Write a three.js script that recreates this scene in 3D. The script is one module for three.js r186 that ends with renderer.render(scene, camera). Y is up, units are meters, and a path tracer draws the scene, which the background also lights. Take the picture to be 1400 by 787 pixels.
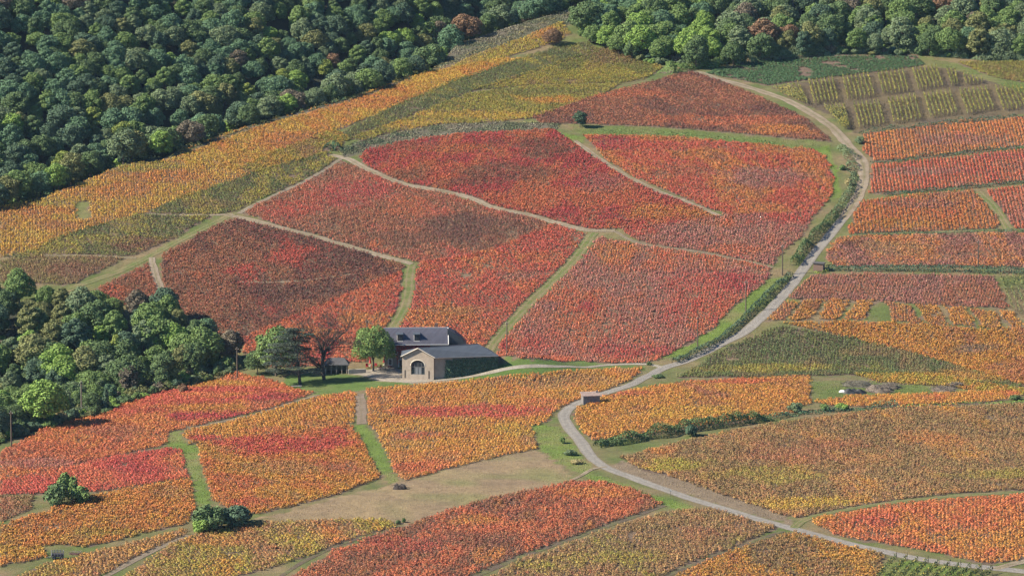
import * as THREE from 'three';
import { Sky } from 'three/addons/objects/Sky.js';
import { mergeGeometries } from 'three/addons/utils/BufferGeometryUtils.js';

// ---------------------------------------------------------------- camera, sky, sun, exposure
const scene = new THREE.Scene();
const FPX = 5000, PITCH = 8 * Math.PI / 180, CAM_Y = 170;     // focal length in pixels of the 1400 x 787 photograph
const camera = new THREE.PerspectiveCamera(2 * Math.atan(393.5 / FPX) * 180 / Math.PI, 1400 / 787, 5, 6000);
camera.position.set(0, CAM_Y, 0);
camera.rotation.set(-PITCH, 0, 0);
const SUN_EL = 36 * Math.PI / 180, SUN_B = 12 * Math.PI / 180;
const sunDir = new THREE.Vector3(-Math.cos(SUN_B) * Math.cos(SUN_EL), Math.sin(SUN_EL), Math.sin(SUN_B) * Math.cos(SUN_EL));
const sky = new Sky(); sky.name = 'sky'; sky.scale.setScalar(5000); sky.userData.kind = 'structure';
sky.material.uniforms.sunPosition.value.copy(sunDir);
sky.material.uniforms.turbidity.value = 3; sky.material.uniforms.rayleigh.value = 1.2;
sky.material.uniforms.mieCoefficient.value = 0.004;
if (sky.material.uniforms.cloudCoverage) sky.material.uniforms.cloudCoverage.value = 0.0;
scene.add(sky);
scene.environmentIntensity = 0.1;
const sun = new THREE.DirectionalLight(new THREE.Color(1.0, 0.885, 0.70), 5.0);
sun.name = 'sun'; sun.position.copy(sunDir).multiplyScalar(900).add(new THREE.Vector3(0, 0, -1050)); sun.target.position.set(0, 0, -1050);
sun.castShadow = true; sun.shadow.mapSize.set(4096, 4096);
Object.assign(sun.shadow.camera, { left: -500, right: 500, top: 500, bottom: -500, near: 10, far: 2500 });
scene.add(sun, sun.target);
const renderer = new THREE.WebGLRenderer({ antialias: true });
renderer.toneMapping = THREE.LinearToneMapping; renderer.toneMappingExposure = 2.05;
renderer.shadowMap.enabled = true;
scene.fog = new THREE.FogExp2(new THREE.Color(0.5, 0.72, 1.0), 0.00002);     // thin autumn haze across the valley

// ---------------------------------------------------------------- helpers
function mulberry(a) { return () => { a |= 0; a = a + 0x6D2B79F5 | 0; let t = Math.imul(a ^ a >>> 15, 1 | a); t = t + Math.imul(t ^ t >>> 7, 61 | t) ^ t; return ((t ^ t >>> 14) >>> 0) / 4294967296; }; }
const rnd = mulberry(20251);
const rr = (a, b, r = rnd) => a + (b - a) * r();
const lerp = (a, b, t) => a + (b - a) * t, clamp = (x, a = 0, b = 1) => Math.min(b, Math.max(a, x));
const sstep = (a, b, x) => { const t = clamp((x - a) / (b - a)); return t * t * (3 - 2 * t); };
function hash2(i, j, s) { let h = Math.imul(i, 374761393) + Math.imul(j, 668265263) + Math.imul(s, 1442695041); h = Math.imul(h ^ h >>> 13, 1274126177); return ((h ^ h >>> 16) >>> 0) / 4294967296; }
function vnoise(x, y, s = 0) {     // value noise, -1..1
  const i = Math.floor(x), j = Math.floor(y), fx = x - i, fy = y - j, u = fx * fx * (3 - 2 * fx), v = fy * fy * (3 - 2 * fy);
  return (lerp(lerp(hash2(i, j, s), hash2(i + 1, j, s), u), lerp(hash2(i, j + 1, s), hash2(i + 1, j + 1, s), u), v)) * 2 - 1;
}
const fbm = (x, y, s = 0) => vnoise(x, y, s) * 0.55 + vnoise(x * 2.1, y * 2.1, s + 1) * 0.3 + vnoise(x * 4.3, y * 4.3, s + 2) * 0.15;
const taken = {};
function numbered(name) { const n = taken[name] = (taken[name] ?? -1) + 1; return n ? `${name}_${String(n).padStart(3, '0')}` : name; }
function tag(o, label, category, group) { o.userData.label = label; o.userData.category = category; if (group) o.userData.group = group; return o; }
function thing(name, label, category, pos = [0, 0, 0], turn = 0, group) {
  const o = new THREE.Group(); o.name = numbered(name); o.position.set(...pos); o.rotation.y = turn; scene.add(o); return tag(o, label, category, group);
}
function part(name, geo, m, parent) { const o = new THREE.Mesh(geo, m); o.name = name; parent.add(o); return o; }
function single(name, geo, m, label, category, group) { const o = new THREE.Mesh(geo, m); o.name = numbered(name); scene.add(o); return tag(o, label, category, group); }
function struct(name, geo, m) { const o = new THREE.Mesh(geo, m); o.name = numbered(name); o.userData.kind = 'structure'; scene.add(o); return o; }
const mat = (r, g, b, rough = 0.9, extra = {}) => { const m = new THREE.MeshStandardMaterial({ roughness: rough, metalness: 0, ...extra }); m.color.setRGB(r, g, b); return m; };
const box = (w, h, d, x = 0, y = 0, z = 0) => new THREE.BoxGeometry(w, h, d).translate(x, y, z);
const cyl = (r0, r1, h, x = 0, y = 0, z = 0, n = 8) => new THREE.CylinderGeometry(r1, r0, h, n).translate(x, y + h / 2, z);
function meshGeo(P, I, C, U) {
  const g = new THREE.BufferGeometry();
  g.setAttribute('position', new THREE.Float32BufferAttribute(P, 3));
  if (C) g.setAttribute('color', new THREE.Float32BufferAttribute(C, 3));
  g.setAttribute('uv', new THREE.Float32BufferAttribute(U ?? new Float32Array(P.length / 3 * 2), 2));
  if (I) g.setIndex(I); g.computeVertexNormals(); return g;
}

// ---------------------------------------------------------------- the lie of the land
const PROF = [[300, -60], [600, -26], [800, -7.4], [860, -3.4], [935, -1], [985, 1.5], [1012, 2.4], [1030, 3.0], [1045, 5.2], [1090, 15.4], [1140, 26.8], [1190, 37.4], [1245, 49], [1310, 58.5], [1365, 65], [1450, 84], [1600, 122], [1900, 190], [3000, 330]];
const TAN = PROF.map((p, i) => { const a = PROF[Math.max(0, i - 1)], b = PROF[Math.min(PROF.length - 1, i + 1)]; return (b[1] - a[1]) / (b[0] - a[0]); });
function prof(d) {
  if (d <= PROF[0][0]) return PROF[0][1]; if (d >= 3000) return 330;
  let i = 0; while (PROF[i + 1][0] < d) i++;
  const [x0, y0] = PROF[i], [x1, y1] = PROF[i + 1], w = x1 - x0, t = (d - x0) / w, t2 = t * t, t3 = t2 * t;
  return (2 * t3 - 3 * t2 + 1) * y0 + (t3 - 2 * t2 + t) * w * TAN[i] + (-2 * t3 + 3 * t2) * y1 + (t3 - t2) * w * TAN[i + 1];
}
const CP = Math.cos(PITCH), SP = Math.sin(PITCH);
function ray(u, v) { const x = (u - 700) / FPX, y = -(v - 393.5) / FPX; return [x, y * CP - SP, -(CP + y * SP)]; }
function castWith(hf, u, v) {
  const [rx, ry, rz] = ray(u, v); const k = -rz;
  let a = 600, b = 600;
  for (b = 604; b < 2900; b += 4) { if (CAM_Y + ry / k * b <= hf(rx / k * b, b)) break; a = b; }
  for (let i = 0; i < 14; i++) { const m = (a + b) / 2; if (CAM_Y + ry / k * m <= hf(rx / k * m, m)) b = m; else a = m; }
  return [rx / k * b, b];
}
const RIDGE = [[-60, 305], [0, 284], [65, 268], [171, 224], [223, 217], [309, 183], [377, 163], [480, 135], [532, 115], [597, 92], [625, 60], [700, 36], [786, 10], [840, -4]].map(([u, v]) => castWith((x, d) => prof(d), u, v));
function ridgeD(x) {
  const n = RIDGE.length;
  if (x <= RIDGE[0][0]) return RIDGE[0][1] + (x - RIDGE[0][0]) * 1.2;
  for (let i = 1; i < n; i++) if (x < RIDGE[i][0]) { const a = RIDGE[i - 1], b = RIDGE[i]; return lerp(a[1], b[1], (x - a[0]) / (b[0] - a[0])); }
  return RIDGE[n - 1][1] + (x - RIDGE[n - 1][0]) * 6;
}
function heightRaw(x, d) {
  const q = d - ridgeD(x);
  let h = q <= 0 ? prof(d) : Math.max(prof(d - q) - 44 * sstep(0, 150, q) + 0.42 * Math.max(0, q - 110) * sstep(90, 190, q), -1e9);
  if (q > 0 && x > RIDGE[RIDGE.length - 1][0] - 25) h = lerp(h, prof(d), sstep(-25, 0, x - RIDGE[RIDGE.length - 1][0]));
  h -= 8.5 * Math.exp(-(((x + 142) / 52) ** 2) - ((d - 1012) / 42) ** 2);
  h += 5.0 * Math.exp(-(((x - 2) / 15) ** 2) - ((d - 1019) / 12) ** 2);
  h += 0.55 * vnoise(x / 33, d / 33, 5) + 0.16 * vnoise(x / 11, d / 11, 6);
  return h;
}
const H = (x, z) => heightRaw(x, -z);
function cast(u, v) { const [x, d] = castWith(heightRaw, u, v); return new THREE.Vector3(x, heightRaw(x, d), -d); }
function toPix(x, y, z) { const dy = y - CAM_Y, zc = -z * CP - dy * SP, yc = dy * CP - z * SP; return [700 + FPX * x / zc, 393.5 - FPX * yc / zc]; }
const pix = (x, z) => toPix(x, H(x, z), z);
const pairs = a => { const r = []; for (let i = 0; i < a.length; i += 2) r.push([a[i], a[i + 1]]); return r; };
function region(px) {          // a pixel outline becomes an outline on the ground
  const src = pairs(px), out = [];
  src.forEach(([u, v], i) => { const [u2, v2] = src[(i + 1) % src.length], n = Math.max(1, Math.round(Math.hypot(u2 - u, v2 - v) / 40)); for (let k = 0; k < n; k++) { const p = cast(lerp(u, u2, k / n), lerp(v, v2, k / n)); out.push([p.x, p.z]); } });
  const xs = out.map(p => p[0]), zs = out.map(p => p[1]);
  return { pts: out, x0: Math.min(...xs), x1: Math.max(...xs), z0: Math.min(...zs), z1: Math.max(...zs) };
}
function inside(R, x, z) {
  if (x < R.x0 || x > R.x1 || z < R.z0 || z > R.z1) return false;
  let c = false; const p = R.pts;
  for (let i = 0, j = p.length - 1; i < p.length; j = i++) if ((p[i][1] > z) !== (p[j][1] > z) && x < (p[j][0] - p[i][0]) * (z - p[i][1]) / (p[j][1] - p[i][1]) + p[i][0]) c = !c;
  return c;
}

// ---------------------------------------------------------------- colours of leaves (linear base colours)
const K = {
  crimson: [0.44, 0.062, 0.062], red: [0.51, 0.096, 0.064], redorange: [0.56, 0.158, 0.066], orange: [0.56, 0.215, 0.058], amber: [0.54, 0.265, 0.05],
  gold: [0.54, 0.345, 0.055], yellowolive: [0.36, 0.29, 0.05], olive: [0.20, 0.195, 0.045], green: [0.11, 0.14, 0.05], deepgreen: [0.06, 0.095, 0.045],
  brown: [0.24, 0.10, 0.06], wine: [0.165, 0.065, 0.05], rust: [0.39, 0.145, 0.075], tan: [0.40, 0.215, 0.085], mauve: [0.39, 0.165, 0.125], brownolive: [0.26, 0.17, 0.07], soil: [0.25, 0.18, 0.14],
};
// every vineyard plot: outline in photo pixels, leaf palette, patches [u, v, ru, rv, colour, weight], row heading (degrees from the line of sight), density
const PLOTS = [
  { L: 'orange vineyard strip along the ridge beside the dark wood', p: [223, 220, 309, 186, 377, 166, 480, 138, 532, 118, 597, 97, 666, 83, 716, 78, 631, 106, 546, 141, 460, 176, 377, 206, 326, 230, 281, 224, 240, 218], c: ['amber', 'gold', 'amber', 'orange'], q: [[400, 195, 90, 14, 'orange', .7], [250, 215, 50, 9, 'gold', .8], [500, 140, 120, 9, 'orange', .7]], a: 20 },
  { L: 'yellow vineyard strip below the grey scrub slope at the ridge', p: [600, 96, 650, 76, 700, 60, 768, 33, 778, 45, 760, 56, 734, 63, 690, 76, 640, 90], c: ['gold', 'yellowolive', 'tan'], q: [[740, 45, 30, 10, 'orange', .5]], a: 20 },
  { L: 'long olive green vineyard strip under the orange ridge strip', p: [452, 192, 546, 144, 631, 109, 716, 80, 760, 67, 803, 60, 815, 65, 735, 95, 638, 126, 563, 157, 494, 181, 478, 188, 466, 194], c: ['olive', 'green', 'yellowolive'], q: [[560, 148, 50, 9, 'green', .6]], a: 20 },
  { L: 'olive vineyard plot below the leafy wood, brown at its edge', p: [820, 68, 850, 66, 870, 78, 906, 93, 880, 106, 854, 111, 717, 115, 642, 126, 735, 98], c: ['olive', 'olive', 'yellowolive', 'brownolive'], q: [[850, 80, 45, 13, 'brownolive', .7], [790, 105, 70, 8, 'yellowolive', .6]], a: 8 },
  { L: 'golden olive vineyard plot above the grassy terrace bank', p: [482, 190, 500, 183, 563, 161, 638, 131, 717, 121, 850, 117, 820, 129, 769, 147, 724, 160, 666, 165, 597, 168, 529, 180, 500, 190], c: ['olive', 'yellowolive', 'olive', 'gold'], q: [[650, 158, 110, 7, 'gold', .7], [760, 138, 45, 7, 'amber', .8], [700, 126, 90, 6, 'olive', .7], [560, 170, 50, 9, 'gold', .6]], a: 8 },
  { L: 'brown and rust vineyard plot above the terrace beside the upper dirt track', p: [728, 163, 803, 136, 870, 120, 940, 102, 951, 101, 1030, 132, 1096, 162, 1138, 192, 1057, 184, 920, 172, 803, 167, 740, 166], c: ['brown', 'rust', 'wine', 'rust'], q: [[1070, 178, 60, 9, 'orange', .8], [870, 128, 60, 8, 'redorange', .5], [980, 165, 110, 8, 'redorange', .6], [1050, 150, 50, 9, 'wine', .8], [930, 120, 50, 10, 'brown', .6]], a: 14 },
  { L: 'golden orange vineyard at the foot of the ridge by the far wood', p: [0, 286, 65, 272, 171, 228, 238, 221, 281, 228, 322, 233, 343, 237, 250, 268, 199, 289, 154, 300, 86, 321, 51, 339, 0, 352], c: ['amber', 'gold', 'amber', 'tan'], q: [[230, 240, 55, 10, 'orange', .7], [180, 228, 80, 8, 'yellowolive', .8], [20, 330, 70, 16, 'gold', .6], [60, 290, 60, 9, 'orange', .6], [150, 262, 80, 10, 'orange', .6], [60, 278, 70, 6, 'yellowolive', .6], [90, 308, 50, 8, 'rust', .4]], a: 20, holes: [[103, 276, 121, 276, 124, 300, 104, 300]] },
  { L: 'thin orange vineyard strip between two olive strips on the left slope', p: [328, 231, 377, 208, 458, 180, 476, 188, 462, 203, 446, 206, 343, 236], c: ['amber', 'yellowolive', 'tan'], q: [], a: 20 },
  { L: 'olive vineyard strip that ends at the head of the pale track', p: [199, 290, 250, 271, 343, 240, 446, 210, 460, 218, 412, 245, 360, 267, 318, 288, 296, 291], c: ['olive', 'green', 'yellowolive', 'olive'], q: [[290, 280, 60, 8, 'brownolive', .5]], a: 20 },
  { L: 'olive vineyard plot beside the long grass track', p: [2, 355, 51, 342, 86, 324, 154, 304, 199, 295, 288, 297, 240, 322, 182, 347, 86, 346, 40, 350], c: ['olive', 'green', 'yellowolive', 'olive'], q: [[200, 335, 55, 10, 'brown', .7], [110, 328, 60, 8, 'yellowolive', .6]], a: 20 },
  { L: 'dull olive and brown vineyard corner above the near wood', p: [0, 360, 40, 353, 86, 351, 168, 354, 100, 386, 60, 386, 0, 384], c: ['olive', 'brownolive', 'brown'], q: [[110, 370, 50, 10, 'brown', .6]], a: 20 },
  { L: 'crimson vineyard plot directly under the terrace bank', p: [492, 214, 505, 206, 563, 195, 631, 185, 758, 180, 776, 193, 812, 220, 858, 246, 899, 267, 958, 288, 978, 298, 900, 308, 841, 311, 806, 311, 762, 301, 728, 290, 683, 281, 638, 265, 594, 255, 540, 244, 505, 228], c: ['red', 'crimson', 'redorange', 'rust'], q: [[740, 200, 60, 18, 'brown', .7], [690, 235, 70, 14, 'brown', .6], [560, 240, 40, 8, 'brown', .5], [620, 205, 60, 8, 'orange', .5], [740, 270, 85, 16, 'redorange', .8], [830, 272, 70, 14, 'redorange', .7], [820, 250, 40, 14, 'mauve', .5], [900, 291, 80, 11, 'orange', .8], [640, 250, 50, 9, 'brown', .6], [560, 200, 60, 6, 'rust', .5]], a: 0 },
  { L: 'scarlet vineyard plot in the bend of the upper dirt track', p: [800, 187, 860, 188, 940, 191, 1023, 199, 1108, 206, 1128, 217, 1138, 242, 1135, 265, 1118, 288, 1000, 292, 958, 278, 912, 258, 868, 240, 830, 216], c: ['redorange', 'red', 'orange', 'rust'], q: [[835, 197, 40, 10, 'crimson', .9], [930, 200, 90, 7, 'red', .7], [1030, 243, 75, 15, 'mauve', .9], [1080, 275, 60, 10, 'red', .7], [1110, 225, 30, 14, 'orange', .5], [940, 235, 50, 10, 'rust', .5]], a: 0 },
  { L: 'dusky pink vineyard band between the scarlet plot and the road', p: [846, 313, 900, 310, 985, 297, 1116, 291, 1098, 318, 1066, 346, 1057, 361, 989, 347, 920, 337, 872, 327], c: ['redorange', 'mauve', 'red'], q: [[980, 318, 70, 9, 'mauve', .8], [870, 318, 35, 7, 'red', .9], [1085, 300, 40, 9, 'red', .8], [1000, 342, 60, 7, 'redorange', .6]], a: 0 },
  { L: 'dark red vineyard plot between the two pale diagonal tracks', p: [332, 293, 400, 260, 456, 231, 466, 222, 505, 238, 553, 257, 607, 267, 683, 291, 728, 300, 756, 307, 700, 330, 640, 350, 572, 357, 511, 342, 429, 318, 377, 305], c: ['red', 'rust', 'brown'], q: [[640, 312, 80, 24, 'wine', .9], [545, 330, 70, 16, 'brown', .8], [480, 260, 70, 20, 'crimson', .6], [560, 285, 40, 15, 'redorange', .6], [400, 290, 40, 14, 'red', .7], [515, 335, 12, 6, 'redorange', .8], [700, 315, 40, 12, 'brown', .8]], a: 0 },
  { L: 'wine coloured vineyard plot below the lower pale track', p: [222, 352, 270, 324, 320, 302, 377, 315, 429, 328, 511, 352, 552, 366, 540, 373, 480, 399, 400, 432, 352, 452, 335, 470, 300, 458, 262, 432, 224, 410], c: ['brown', 'rust', 'wine', 'red'], q: [[400, 350, 50, 13, 'red', .8], [330, 372, 35, 7, 'red', .8], [260, 350, 40, 16, 'rust', .7], [480, 355, 60, 14, 'wine', .8], [320, 410, 35, 18, 'rust', .6], [420, 400, 90, 16, 'wine', .8], [270, 378, 14, 6, 'redorange', .7]], a: 6 },
  { L: 'bright red vineyard tongue beside the grassy cart track', p: [338, 458, 400, 434, 480, 401, 549, 373, 547, 398, 541, 420, 526, 447, 520, 470, 500, 492, 440, 498, 370, 500, 335, 480], c: ['red', 'redorange', 'crimson'], q: [[500, 440, 50, 12, 'orange', .8], [420, 455, 60, 10, 'orange', .7]], a: 0 },
  { L: 'orange red vineyard plot on the slope right behind the slate roofed house', p: [573, 361, 640, 352, 700, 332, 757, 309, 801, 320, 777, 351, 736, 393, 698, 430, 664, 468, 660, 486, 560, 488, 540, 470, 545, 452, 562, 418, 568, 390], c: ['redorange', 'red', 'orange'], q: [[600, 435, 70, 18, 'orange', .7], [705, 378, 45, 8, 'mauve', .6], [740, 335, 40, 16, 'red', .8], [600, 385, 40, 12, 'red', .6], [660, 455, 40, 12, 'redorange', .5], [640, 425, 50, 6, 'tan', .4]], a: 0 },
  { L: 'large pinkish red vineyard plot between grass strip and road bank', p: [676, 487, 684, 470, 716, 434, 754, 396, 795, 356, 822, 327, 872, 337, 940, 347, 1055, 368, 1048, 382, 1010, 412, 962, 455, 905, 487, 880, 496, 780, 491], c: ['red', 'mauve', 'redorange', 'crimson'], q: [[838, 345, 40, 16, 'orange', .6], [870, 388, 70, 18, 'mauve', .8], [960, 400, 70, 30, 'red', .6], [1010, 385, 40, 16, 'crimson', .7], [800, 450, 80, 30, 'redorange', .4], [860, 480, 70, 10, 'crimson', .6], [730, 470, 30, 14, 'red', .7]], a: 0 },
  { L: 'small red vineyard corner above the near wood', p: [128, 402, 165, 382, 203, 362, 213, 400, 200, 416, 140, 416], c: ['red', 'rust', 'brown'], q: [[160, 395, 20, 6, 'redorange', .7]], a: 10 },
  // right of the road
  { L: 'pale green gold vineyard beside the grass lane under the wood', p: [1310, 88, 1400, 86, 1440, 88, 1440, 112, 1400, 110, 1360, 103], c: ['yellowolive', 'olive', 'tan'], q: [], a: -10 },
  { L: 'coral vineyard band just below the trellised blocks', p: [1181, 184, 1212, 180, 1300, 170, 1400, 162, 1440, 158, 1440, 194, 1400, 197, 1263, 213, 1194, 218, 1184, 205], c: ['redorange', 'orange', 'rust'], q: [[1310, 193, 70, 8, 'mauve', .7], [1220, 200, 40, 12, 'orange', .6]], a: -3, row: 1.15 },
  { L: 'pink red vineyard band between two dark banks', p: [1192, 229, 1300, 218, 1400, 207, 1440, 203, 1440, 242, 1400, 246, 1290, 256, 1212, 263, 1192, 263], c: ['red', 'redorange', 'mauve'], q: [[1260, 235, 60, 7, 'mauve', .7], [1370, 215, 50, 6, 'crimson', .5], [1220, 250, 40, 9, 'redorange', .6]], a: -3, row: 1.15 },
  { L: 'coral and gold vineyard band with clear rows beside a grass lane', p: [1176, 279, 1260, 268, 1330, 263, 1350, 283, 1367, 304, 1363, 311, 1260, 316, 1160, 318], c: ['redorange', 'orange', 'mauve'], q: [[1270, 280, 60, 8, 'mauve', .6], [1230, 308, 70, 6, 'amber', .5]], a: -3, row: 1.15 },
  { L: 'pink red vineyard corner on the far side of the grass lane', p: [1350, 262, 1400, 257, 1440, 254, 1440, 309, 1400, 312, 1390, 311, 1370, 288], c: ['red', 'redorange', 'mauve'], q: [], a: -3, row: 1.15 },
  { L: 'mottled orange and purple vineyard band above the dark hedge', p: [1146, 328, 1220, 324, 1400, 322, 1440, 322, 1440, 364, 1400, 364, 1260, 362, 1146, 363, 1131, 353], c: ['rust', 'orange', 'mauve', 'wine'], q: [[1160, 335, 20, 8, 'wine', .8], [1230, 340, 60, 10, 'tan', .5], [1340, 345, 70, 10, 'rust', .6], [1140, 350, 16, 9, 'mauve', .8]], a: 0 },
  { L: 'brown red vineyard band just under the dark hedge', p: [1112, 380, 1180, 377, 1300, 379, 1358, 380, 1380, 420, 1310, 417, 1205, 410, 1110, 409, 1080, 407], c: ['brown', 'rust', 'mauve', 'wine'], q: [[1330, 400, 40, 14, 'rust', .7], [1140, 396, 50, 8, 'rust', .6]], a: 0 },
  { L: 'orange vineyard slope between the striped orange blocks and the green triangle', p: [1076, 442, 1160, 442, 1260, 446, 1340, 454, 1400, 452, 1440, 452, 1440, 540, 1400, 524, 1330, 505, 1263, 484, 1160, 460], c: ['orange', 'amber', 'rust'], q: [[1340, 478, 40, 8, 'soil', .5], [1380, 505, 40, 12, 'rust', .5]], a: 0 },
  { L: 'green triangular vineyard in the elbow of the road', p: [1067, 448, 1160, 464, 1263, 489, 1330, 510, 1400, 530, 1380, 530, 1280, 512, 1160, 510, 1010, 513, 926, 514, 975, 488, 1023, 466], c: ['olive', 'green', 'brownolive'], q: [[1040, 475, 60, 14, 'green', .8], [1060, 505, 130, 6, 'yellowolive', .7], [1320, 515, 60, 8, 'amber', .6], [1200, 480, 60, 9, 'brownolive', .6]], a: 0 },
  { L: 'orange vineyard plot behind the little stone hut', p: [826, 545, 880, 534, 940, 525, 1040, 520, 1106, 517, 1108, 548, 1085, 560, 1047, 570, 940, 586, 850, 597, 812, 600, 797, 588, 788, 574, 789, 562, 800, 557], c: ['orange', 'amber', 'rust'], q: [[860, 538, 50, 6, 'redorange', .8], [1000, 522, 100, 4, 'redorange', .8], [960, 565, 70, 10, 'gold', .5]], a: 0 },
  { L: 'narrow orange vineyard strip in front of the brush heaps', p: [1112, 552, 1160, 545, 1239, 542, 1310, 540, 1393, 535, 1398, 541, 1332, 550, 1235, 555, 1150, 553], c: ['orange', 'amber', 'redorange'], q: [[1380, 538, 20, 6, 'redorange', .7]], a: 0 },
  { L: 'thin gold vineyard fringe behind the brush heaps', p: [1164, 514, 1280, 514, 1380, 532, 1440, 540, 1440, 548, 1400, 538, 1310, 528, 1200, 520], c: ['amber', 'yellowolive', 'orange'], q: [], a: 0 },
  { L: 'wide tawny vineyard below the long green hedge', p: [851, 628, 940, 604, 1064, 581, 1140, 571, 1215, 562, 1400, 556, 1440, 555, 1440, 660, 1400, 667, 1310, 672, 1229, 680, 1150, 694, 1091, 705, 1074, 703, 989, 674, 920, 650, 880, 640], c: ['tan', 'brownolive', 'tan', 'amber'], q: [[930, 638, 70, 9, 'yellowolive', .8], [1100, 690, 60, 9, 'gold', .7], [1100, 620, 90, 20, 'rust', .5], [1270, 600, 60, 10, 'orange', .4], [1300, 580, 120, 10, 'brownolive', .4], [1060, 650, 100, 14, 'yellowolive', .5], [1360, 650, 60, 10, 'yellowolive', .5], [900, 615, 40, 8, 'orange', .5]], a: 0 },
  { L: 'fiery orange red vineyard plot beside the lower road', p: [1109, 714, 1165, 703, 1222, 693, 1300, 686, 1400, 679, 1440, 676, 1440, 762, 1400, 763, 1349, 769, 1263, 750, 1200, 740, 1139, 728], c: ['orange', 'redorange', 'orange', 'amber'], q: [[1190, 715, 50, 10, 'red', .5], [1330, 740, 70, 14, 'amber', .6], [1120, 716, 14, 6, 'amber', .7], [1380, 700, 30, 10, 'orange', .5]], a: 0 },
  { d: 4.2, S: 'olive gold plot between the two dark furrows', L: 'olive gold vineyard with a dark furrow on its lower side', p: [664, 790, 720, 768, 800, 740, 870, 716, 920, 704, 982, 700, 1060, 722, 1000, 745, 920, 775, 885, 792], c: ['brownolive', 'tan', 'brownolive', 'yellowolive'], q: [[740, 775, 60, 10, 'yellowolive', .8], [900, 725, 50, 10, 'brownolive', .6], [840, 765, 80, 10, 'yellowolive', .6], [960, 730, 50, 10, 'rust', .4]], a: 0 },
  { d: 4.2, S: 'tawny corner plot beside the green trellised rows', L: 'tawny vineyard corner between road and green trellised rows', p: [905, 795, 960, 772, 1020, 750, 1085, 731, 1140, 745, 1206, 762, 1202, 776, 1192, 795], c: ['tan', 'brownolive', 'amber', 'rust'], q: [[1150, 760, 40, 9, 'amber', .7]], a: 0 },
  { d: 4.2, S: 'red and orange plot below the mown field', L: 'red and orange vineyard plot below the mown field', p: [390, 792, 460, 757, 520, 735, 560, 721, 640, 694, 700, 680, 779, 664, 822, 663, 870, 675, 904, 688, 850, 706, 769, 735, 700, 760, 630, 787, 610, 795], c: ['rust', 'redorange', 'brown', 'orange'], q: [[560, 745, 70, 12, 'red', .5], [700, 725, 60, 10, 'redorange', .6], [820, 675, 60, 9, 'orange', .7], [640, 715, 50, 9, 'amber', .5], [640, 740, 60, 12, 'brown', .6], [480, 775, 60, 10, 'rust', .6], [730, 690, 50, 8, 'brown', .4]], a: 0 },
  { d: 4.2, S: 'yellow gold strip below the big dark bush', L: 'yellow gold vineyard strip beside the dark foreground furrow', p: [166, 792, 240, 743, 290, 728, 330, 721, 400, 717, 480, 715, 530, 716, 544, 719, 500, 731, 460, 743, 377, 771, 320, 785, 280, 795], c: ['amber', 'yellowolive', 'tan', 'orange'], q: [[300, 740, 60, 8, 'orange', .5], [430, 735, 60, 8, 'gold', .5], [240, 770, 50, 10, 'yellowolive', .5]], a: 0 },
  { L: 'tawny orange vineyard plot in front of the barn lawn', p: [502, 535, 631, 524, 720, 515, 800, 509, 878, 506, 862, 517, 830, 530, 800, 541, 770, 553, 752, 564, 750, 573, 724, 583, 734, 611, 652, 629, 553, 655, 541, 644, 528, 612, 518, 594, 503, 576], c: ['tan', 'amber', 'orange', 'tan'], q: [[600, 530, 90, 9, 'amber', .6], [760, 525, 100, 10, 'tan', .6], [640, 565, 110, 9, 'red', .8], [570, 598, 50, 7, 'red', .7], [620, 605, 80, 12, 'amber', .7], [580, 640, 50, 9, 'redorange', .8], [700, 590, 40, 9, 'gold', .6], [740, 550, 40, 8, 'redorange', .6]], a: 0 },
  { L: 'vivid red vineyard plot left of the grass strip below the lawn', p: [270, 610, 340, 600, 420, 590, 476, 584, 488, 598, 505, 628, 518, 652, 460, 674, 400, 689, 345, 701, 318, 696, 294, 684, 282, 650], c: ['redorange', 'orange', 'amber', 'tan'], q: [[370, 608, 120, 15, 'red', .85], [460, 595, 20, 10, 'red', .8], [400, 640, 70, 12, 'tan', .6], [470, 640, 40, 12, 'rust', .5], [330, 660, 40, 10, 'red', .4], [340, 690, 40, 8, 'red', .5]], a: 0 },
  { L: 'orange vineyard strip crossing below the barn lawn', p: [249, 592, 300, 583, 343, 572, 390, 558, 438, 545, 482, 538, 485, 560, 480, 576, 400, 587, 330, 597, 258, 606], c: ['orange', 'amber', 'redorange'], q: [[275, 600, 25, 5, 'red', .9], [440, 580, 30, 4, 'rust', .5], [360, 590, 60, 4, 'redorange', .6]], a: 0 },
  { L: 'red and orange vineyard slope along the edge of the near wood', p: [0, 623, 60, 590, 137, 562, 200, 542, 285, 520, 320, 514, 364, 520, 390, 532, 428, 537, 390, 550, 343, 563, 290, 574, 250, 584, 232, 588, 224, 606, 172, 618, 100, 634, 60, 643, 0, 656], c: ['rust', 'redorange', 'orange', 'red'], q: [[220, 548, 100, 8, 'red', .7], [380, 545, 60, 7, 'crimson', .7], [300, 535, 90, 5, 'red', .7], [300, 525, 60, 5, 'amber', .8], [60, 610, 60, 9, 'redorange', .7], [280, 570, 70, 7, 'crimson', .8], [280, 560, 60, 6, 'amber', .5], [60, 635, 60, 8, 'mauve', .6], [160, 590, 60, 8, 'rust', .6], [170, 562, 60, 6, 'crimson', .4]], a: 0 },
  { L: 'scarlet vineyard patch behind the pair of round bushes', p: [0, 661, 86, 642, 172, 625, 234, 616, 244, 618, 256, 652, 200, 660, 130, 671, 110, 668, 60, 673, 0, 674], c: ['red', 'red', 'redorange'], q: [[180, 640, 60, 8, 'crimson', .5], [240, 630, 15, 12, 'orange', .6]], a: 0 },
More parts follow.
